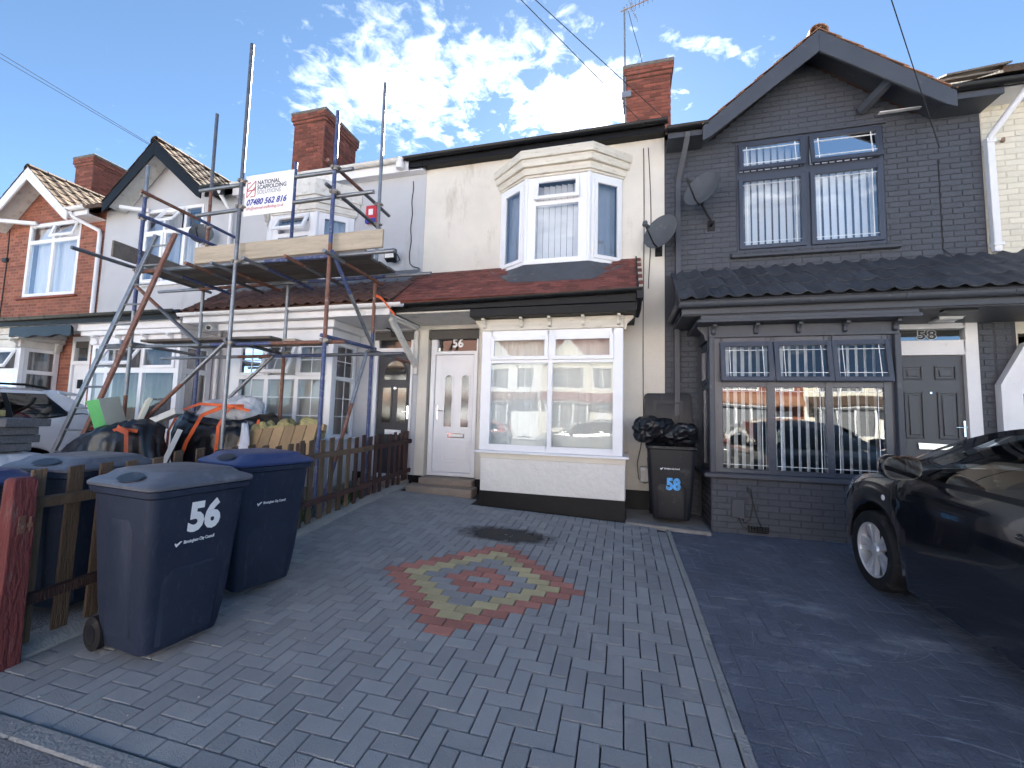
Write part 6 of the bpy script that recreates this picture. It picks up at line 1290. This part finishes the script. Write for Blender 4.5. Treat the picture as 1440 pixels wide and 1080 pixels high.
def line(label, a, b, far, sag, r=.005):
    a, b = Vector(a), Vector(b); m = MB(); pts = []
    for i in range(25):
        t_ = i/24; p = a+(b-a)*t_*far; p.z -= sag*4*t_*(1-t_); pts.append(p)
    m.path(pts, r, 5); tag(m.build_at('overhead_line', 'wire', a), label, 'cable')
line('overhead phone line meeting the eave of the cream house by a bracket', (.27, 5.98, 5.83), (-1.19, 4.4, 6.49), 7, .0)
line('overhead phone line meeting the eave where the cream and dark houses join', (.60, 5.96, 5.80), (-1.02, 4.4, 6.45), 7, .0)
line('overhead phone line dropping to the wall of the dark grey house', (3.93, 6.36, 5.20), (2.42, 4.4, 5.58), 8, .0)
line('overhead double line running to the black edged gable', (-9.42, 6.05, 6.97), (-10.91, 4.4, 7.88), 5, .0); line('lower overhead line running to the black edged gable', (-9.38, 6.05, 6.92), (-10.91, 4.4, 7.80), 5, .0)
# ------------------------------------------------------------------ cars
def cr(tab):      # smooth curve through (s, value) points
    xs = [p[0] for p in tab]; ys = [p[1] for p in tab]
    def f(s):
        if s <= xs[0]: return ys[0]
        if s >= xs[-1]: return ys[-1]
        i = max(j for j in range(len(xs)-1) if xs[j] <= s); h = xs[i+1]-xs[i]; t = (s-xs[i])/h
        m0 = (ys[i+1]-ys[i-1])/(xs[i+1]-xs[i-1])*h if i > 0 else ys[i+1]-ys[i]; m1 = (ys[i+2]-ys[i])/(xs[i+2]-xs[i])*h if i+2 < len(xs) else ys[i+1]-ys[i]
        return ys[i]*(2*t**3-3*t*t+1)+m0*(t**3-2*t*t+t)+ys[i+1]*(-2*t**3+3*t*t)+m1*(t**3-t*t)
    return f
def car(name, label, loc, rz, tilt, P, paint, glassm, rimmat='alloy', group=None, alloy=10):
    """s runs from the nose (0) to the tail (L); local x = across (left +), y = -s along, nose towards +y"""
    t = empty(name, loc, rz, label=label, category='car', group=group); t.rotation_euler = (tilt, 0, rz)
    Lc = P['L']; w = cr(P['w']); zb = cr(P['belt']); zr = cr(P['rail']); wr = cr(P['railw']); zc = cr(P['crown']); s0, s1 = P['green']; rw = P['wr']; zc0 = rw
    XY = lambda s, x, z: (x, -s, z)
    ss = sorted({round(Lc*i/70, 4) for i in range(71)} | {round(a+ra*math.cos(math.pi*k/20), 4) for a in P['axles'] for ra in (rw+.055,) for k in range(21)})
    ra = rw+.055
    def zbot(s):
        z = P['clear']+(.10*max(0, 1-s/.35)**2)+(.16*max(0, 1-(Lc-s)/.45)**1.5)
        for a in P['axles']:
            if abs(s-a) < ra: z = max(z, zc0+math.sqrt(ra*ra-(s-a)**2))
        return z
    prof = P.get('prof', ((0, -.045), (.10, -.012), (.32, .0), (.58, .0), (.72, -.008), (.80, -.004), (.92, -.022), (1., -.05)))
    for sg in (-1, 1):           # body sides
        m = MB(); rings = []
        for s in ss:
            a, b = zbot(s), zb(s); rings.append([XY(s, sg*(w(s)+d), a+(b-a)*f) for f, d in prof])
        m.loft(rings, closed=False); m.build('side_panel', paint, t, smooth=50, local=True)
        for a in P['axles']:         # wheel-arch liner
            MB().loft([[XY(a+q*math.cos(math.pi*k/16), sg*(w(a)-d), zc0+q*math.sin(math.pi*k/16)) for k in range(17)] for q, d in ((ra, .02), (ra, .30), (.01, .30))], closed=False).build('wheel_arch', 'car_trim', t, local=True)
    m = MB()                         # bonnet, nose, tail, floor
    hs = [s for s in ss if s <= s0+.12]; m.loft([[XY(s, (w(s)-.05)*f, zb(s)+(zc(s)-zb(s))*(1-f*f)) for f in (-1, -.85, -.6, -.3, 0, .3, .6, .85, 1)] for s in hs], closed=False); m.build('bonnet', paint, t, smooth=60, local=True)
    m = MB(); k = [(f, d) for f, d in prof]; a, b = zbot(0), zb(0)
    m.loft([[XY(0-.06*(1-(i/6.)**2), (w(0)+d)*(i/6.), a+(b-a)*f+(zc(0)-zb(0))*(1-(i/6.)**2)*f) for i in range(-6, 7)] for f, d in k], closed=False); m.build('front_bumper', paint, t, smooth=60, local=True)
    a, b = zbot(Lc), zb(Lc)
    m = MB(); m.loft([[XY(Lc+.05*(1-(i/6.)**2), (w(Lc)+d)*(i/6.), a+(b-a)*f) for i in range(-6, 7)] for f, d in k], closed=False); m.build('rear_bumper', paint, t, smooth=60, local=True)
    m = MB(); m.loft([[XY(s, sg*(w(s)-.06), P['clear']+.03) for sg in (-1, 1)] for s in (.15, Lc/2, Lc-.15)], closed=False); m.build('underbody', 'car_trim', t, local=True)
    # greenhouse: belt (w-.05, zb) up to rail (wr, zr)
    gs = [s0+(s1-s0)*i/60 for i in range(61)]
    def side(s, f, sg, d=0.): 
        x = (w(s)-.05)*(1-f)+wr(s)*f+.018*math.sin(math.pi*f); return XY(s, sg*(x+d), zb(s)*(1-f)+zr(s)*f)
    def strip(name, mat, sg, a, b, f0, f1, d=0., n=14):
        m = MB(); A = a if callable(a) else (lambda f: a); B = b if callable(b) else (lambda f: b); nf = 8
        m.loft([[side(A(f)+(B(f)-A(f))*i/n, f, sg, d) for i in range(n+1)] for f in [f0+(f1-f0)*j/nf for j in range(nf+1)]], closed=False); return m.build(name, mat, t, smooth=60, local=True)
    for sg in (-1, 1):
        pl = P['pillars']            # list of (a, b) spans that stay painted; glass between
        for a, b, mt in pl: strip('pillar', mt, sg, a, b, 0, 1)
        for a, b, gm in P['glass']: strip('side_window', gm or glassm, sg, a, b, .06, .90, .002)
        strip('window_frame', 'car_trim', sg, s0+.02, s1-.02, -.02, .06, .003, 40); strip('roof_rail', paint, sg, s0, s1, .90, 1.0, .001, 50)
    m = MB(); m.loft([[XY(s, wr(s)*f, zr(s)+(P['roofcrown'](s))*(1-f*f)) for f in (-1, -.8, -.5, 0, .5, .8, 1)] for s in [P['roof'][0]+(P['roof'][1]-P['roof'][0])*i/24 for i in range(25)]], closed=False); m.build('roof', paint, t, smooth=60, local=True)
    rs = P['roof'][0]; m = MB()
    m.loft([[XY(s0+.02+(rs-s0-.02)*g+(-.10*(1-f*f))*(1-g), ((w(s0)-.08)*(1-g)+wr(rs)*g)*f, zb(s0)*(1-g)+zr(rs)*g+(zc(s0)-zb(s0)*1.)*(1-f*f)*(1-g)+P['roofcrown'](rs)*(1-f*f)*g+.03*math.sin(math.pi*g)*(1-f*f)) for f in (-1, -.75, -.4, 0, .4, .75, 1)] for g in [i/8 for i in range(9)]], closed=False); m.build('windscreen', glassm, t, smooth=60, local=True)
    re = P['roof'][1]; m = MB(); zt = zb(s1)
    m.loft([[XY(re+(s1-re)*g, (wr(re)*(1-g)+(w(s1)-.05)*g)*f, zr(re)*(1-g)+zt*g+P['roofcrown'](re)*(1-f*f)*(1-g)) for f in (-1, -.5, 0, .5, 1)] for g in [i/6 for i in range(7)]], closed=False); m.build('rear_window', P.get('rearglass', glassm), t, smooth=60, local=True)
    if s1 < Lc:
        m = MB(); m.loft([[XY(s, (w(s)-.05)*f, zb(s)) for f in (-1, 0, 1)] for s in (s1, Lc)], closed=False); m.build('tailgate_ledge', paint, t, local=True)
    # seats and dash so that the glass looks into something
    for x in (-.36, .36):
        for s in P['seats']: m = MB(); m.box(x-.22, -s-.5, .35, x+.22, -s, .62); m.hexa([(x-.22, -s-.55, .6), (x+.22, -s-.55, .6), (x+.22, -s-.42, .6), (x-.22, -s-.42, .6), (x-.17, -s-.68, 1.12), (x+.17, -s-.68, 1.12), (x+.17, -s-.60, 1.12), (x-.17, -s-.60, 1.12)]); m.box(x-.12, -s-.72, 1.14, x+.12, -s-.62, 1.32); m.build('seat', 'car_trim', t, bevel=.02, local=True)
    m = MB(); m.box(-.66, -s0-.75, .6, .66, -s0-.25, zb(s0)-.03); m.build('dashboard', 'car_trim', t, bevel=.03, local=True)
    # wheels
    for a in P['axles']:
        for sg in (-1, 1):
            c = XY(a, sg*(w(a)-.105), rw); ax = (sg, 0, 0); m = MB()
            m.lathe([(rw*.66, -.10), (rw*.93, -.105), (rw*.985, -.085), (rw, -.05), (rw, .05), (rw*.985, .085), (rw*.93, .105), (rw*.70, .102), (rw*.66, .085)], c, ax, 40, cap=False); wh = m.build('wheel', 'rubber', t, smooth=40, local=True)
            m = MB(); m.lathe([(rw*.67, -.09), (rw*.67, .082), (rw*.70, .092), (rw*.685, .098), (rw*.65, .090), (rw*.64, .05), (rw*.60, -.02)], c, ax, 40, cap=False); m.build('rim', rimmat, wh, smooth=40, local=True)
            m = MB(); m.lathe([(rw*.62, .0), (rw*.6, .003), (.01, .004)], c, ax, 24); m.build('brake_disc', 'car_trim', wh, local=True)
            m = MB(); cv = Vector(c); e = Vector(ax)
            for k_ in range(alloy):
                an = 2*math.pi*(k_//2)/(alloy//2)+(.22 if k_ % 2 else -.22); an0 = 2*math.pi*(k_//2)/(alloy//2)+(.10 if k_ % 2 else -.10); d0 = Vector((0, math.cos(an0), math.sin(an0))); d1 = Vector((0, math.cos(an), math.sin(an)))
                p0, p1 = cv+d0*.045+e*.070, cv+d1*rw*.655+e*.078; tn = (p1-p0).cross(e).normalized()
                m.hexa([p0-tn*.020-e*.03, p0+tn*.020-e*.03, p1+tn*.028-e*.03, p1-tn*.028-e*.03, p0-tn*.014, p0+tn*.014, p1+tn*.020, p1-tn*.020])
            m.lathe([(.055, .03), (.055, .072), (.045, .085), (.01, .088)], c, ax, 20); m.build('spokes', rimmat, wh, smooth=30, local=True)
    # mirrors, handles, lamps, seams
    for sg in (-1, 1):
        ms = P['mirror']; mz = zb(ms)+.07; m = MB(); c = Vector(XY(ms, sg*(w(ms)+.115), mz+.03)); rings = []
        for j, (yy, hx, hz) in enumerate(((.10, .03, .03), (.085, .085, .065), (.04, .115, .085), (-.02, .118, .09), (-.06, .112, .085))): rings.append([c+Vector((sg*.0+hx*math.copysign(abs(math.cos(a))**.7, math.cos(a)), yy-(.03 if j < 3 else 0)*math.cos(a)*sg, hz*math.copysign(abs(math.sin(a))**.7, math.sin(a)))) for a in [2*math.pi*i/20 for i in range(20)]])
        m.loft(rings); mr = m.build('door_mirror', paint, t, smooth=50, local=True); m = MB(); m.bar(XY(ms-.02, sg*(w(ms)-.06), mz-.05), XY(ms, sg*(w(ms)+.05), mz-.01), .09, .035); m.build('mirror_arm', 'car_trim', mr, bevel=.008, local=True)
        m = MB(); m.loft([[c+Vector((.100*f*math.copysign(abs(math.cos(a))**.7, math.cos(a)), -.0615, .074*f*math.copysign(abs(math.sin(a))**.7, math.sin(a)))) for a in [2*math.pi*i/20 for i in range(20)]] for f in (1, .02)], cap=False); m.build('mirror_glass', 'mirror_dark', mr, local=True)
        for hsx in P['handles']: m = MB(); z = zb(hsx)-.155; X = sg*(w(hsx)+.006); m.path([XY(hsx-.10, X, z), XY(hsx-.07, X+sg*.028, z+.002), XY(hsx+.06, X+sg*.03, z+.004), XY(hsx+.10, X, z+.004)], .014, 8); m.build('door_handle', P.get('handlemat', paint), t, smooth=True, local=True)
        for ds in P['seams']:
            m = MB(); n = 16; pts = []
            for i in range(n+1):
                f = .10+.86*i/n; a, b = zbot(ds), zb(ds); dd = np.interp(f, [q[0] for q in prof], [q[1] for q in prof]); pts.append(XY(ds+.03*math.sin(f*2.2), sg*(w(ds)+dd+.0005), a+(b-a)*f))
            m.path(pts, .0035, 5, cap=False); m.build('door_seam', 'car_trim', t, local=True)
        hl = P['lamp']; m = MB(); n = 12
        m.loft([[(lambda s, f: XY(s, sg*(w(s)+np.interp(f, [q[0] for q in prof], [q[1] for q in prof])+.004), zbot(s)+(zb(s)-zbot(s))*f))(hl[0]+(hl[1]-hl[0])*i/n, fl+(fh-fl)*g) for i in range(n+1) for fl, fh in [(hl[2]+(hl[3]-hl[2])*(i/n), .985)]] for g in (0, .25, .5, .75, 1)], closed=False); m.build('headlight', 'headlamp', t, smooth=60, local=True)
        tl = P['tail']; m = MB(); m.loft([[(lambda s, f: XY(s, sg*(w(s)+np.interp(f, [q[0] for q in prof], [q[1] for q in prof])+.004), zbot(s)+(zb(s)-zbot(s))*f))(tl[0]+(tl[1]-tl[0])*i/8, tl[2]+(tl[3]-tl[2])*g) for i in range(9)] for g in (0, .5, 1)], closed=False); m.build('tail_light', 'red_plastic', t, smooth=60, local=True)
    if P.get('repeater'):
        s, z = P['repeater']
        for sg in (-1, 1): m = MB(); m.lathe([(.024, 0), (.022, .006), (.01, .010)], XY(s, sg*(w(s)-.002), z), (sg, 0, 0), 14); m.build('side_repeater', 'headlamp', t, smooth=40, local=True)
    return t
MPV = dict(L=4.62, wr=.322, clear=.17, axles=(.90, 3.68), green=(.82, 4.50), roof=(1.95, 4.28), mirror=1.52, handles=(2.42, 3.45), seams=(1.18, 2.62, 3.62), seats=(1.75, 2.75), repeater=(1.10, .80),
    w=((0, .50), (.06, .60), (.18, .71), (.35, .785), (.6, .835), (.95, .868), (1.5, .882), (2.8, .886), (3.8, .87), (4.3, .82), (4.62, .72)),
    belt=((0, .60), (.08, .68), (.22, .77), (.45, .86), (.8, .945), (1.2, .985), (1.7, 1.015), (2.4, 1.035), (3.4, 1.06), (4.2, 1.09), (4.62, 1.06)),
    crown=((0, .64), (.1, .76), (.3, .87), (.6, .96), (.9, 1.04), (1.2, 1.08)),
    rail=((.82, .955), (1.1, 1.085), (1.41, 1.235), (1.76, 1.365), (2.03, 1.425), (2.6, 1.475), (3.3, 1.465), (3.9, 1.42), (4.3, 1.36), (4.5, 1.27)),
    railw=((.82, .76), (1.4, .70), (2.0, .645), (2.8, .635), (3.6, .63), (4.3, .60), (4.5, .60)), roofcrown=cr(((1.9, .06), (2.6, .085), (3.6, .085), (4.3, .05))),
    pillars=((lambda f: .82+.86*f, lambda f: .99+1.02*f, 'car_black'), (2.58, 2.68, 'car_trim'), (3.62, 3.70, 'car_trim'), (4.30, 4.50, 'car_black')),
    glass=((lambda f: 1.0+1.02*f, lambda f: 1.40+.62*f, None), (lambda f: 1.44+.60*f, 2.58, None), (2.68, 3.62, None), (3.70, 4.30, 'car_glass_dark')),
    lamp=(.04, .70, .62, .955), tail=(4.35, 4.6, .6, .95))
cx, cyf = 2.885, 5.19
car('parked_car', 'black people carrier parked nose-in on the dark driveway', (cx, cyf, zg(2.9, 3.0)+.0534*(cyf-3.0)-.004), 0, math.atan(.0534), MPV, 'car_black', 'car_glass')
SUV = dict(L=4.45, wr=.345, clear=.20, axles=(.88, 3.52), green=(1.02, 4.30), roof=(1.75, 4.05), mirror=1.55, handles=(2.45, 3.40), seams=(1.25, 2.45, 3.35), seats=(1.7, 2.6),
    w=((0, .55), (.08, .68), (.25, .80), (.5, .865), (1., .905), (2.5, .915), (3.8, .905), (4.2, .86), (4.45, .78)),
    belt=((0, .72), (.1, .86), (.4, .99), (1.0, 1.06), (2.0, 1.07), (3.0, 1.10), (3.8, 1.16), (4.2, 1.20), (4.45, 1.14)),
    crown=((0, .80), (.2, .98), (.6, 1.07), (1.2, 1.12)),
    rail=((1.02, 1.06), (1.3, 1.30), (1.65, 1.50), (2.0, 1.565), (2.8, 1.60), (3.5, 1.575), (4.0, 1.52), (4.3, 1.34)),
    railw=((1.02, .80), (1.5, .70), (2., .66), (3., .65), (4.0, .62), (4.3, .66)), roofcrown=cr(((1.7, .05), (2.6, .075), (3.6, .07), (4.1, .04))),
    pillars=((lambda f: 1.02+.62*f, lambda f: 1.14+.72*f, 'car_white'), (2.42, 2.50, 'car_trim'), (3.34, 3.40, 'car_trim'), (lambda f: 4.05-.25*f, 4.30, 'car_white')),
    glass=((lambda f: 1.14+.72*f, 2.42, None), (2.50, 3.34, None), (3.40, lambda f: 4.05-.25*f-.30*(1-f)*(1-f), 'car_glass_dark')),
    lamp=(.05, .55, .65, .92), tail=(4.27, 4.43, .72, .95))
sv = car('parked_car', 'white estate car parked by the bay with black roof rails', (-9.20, .60, zg(-9, 3)+.0534*(.60-3.0)), math.pi, -math.atan(.0534), SUV, 'car_white', 'car_glass_dark')
for sg in (-1, 1):
    m = MB(); m.path([(sg*.64, -s, z) for s, z in ((1.85, 1.60), (1.95, 1.65), (2.8, 1.685), (3.6, 1.655), (3.85, 1.60))], .018, 8); m.build('roof_bar', 'car_trim', sv, smooth=True, local=True)
m = MB(); m.hexa([(-.58, -4.02, 1.50), (.58, -4.02, 1.50), (.55, -4.32, 1.485), (-.55, -4.32, 1.485), (-.58, -4.0, 1.575), (.58, -4.0, 1.575), (.56, -4.33, 1.515), (-.56, -4.33, 1.515)]); m.build('spoiler', 'car_white', sv, bevel=.015, local=True)
# cars standing along the road, mirrored in the windows
S2 = dict(SUV); S2['pillars'] = tuple((a, b, 'car_silver' if c == 'car_white' else c) for a, b, c in SUV['pillars'])
car('parked_car', 'silver car parked across the street in front of the sunlit terrace', (-3.6, -6.6, -.10), R_(90), 0, S2, 'car_silver', 'car_glass_dark', group='cars along the road')
S3 = dict(MPV); S3['pillars'] = tuple((a, b, 'car_red' if c == 'car_black' else c) for a, b, c in MPV['pillars'])
car('parked_car', 'red car parked across the street in front of the sunlit terrace', (-9.5, -6.6, -.10), R_(90), 0, S3, 'car_red', 'car_glass_dark', group='cars along the road')
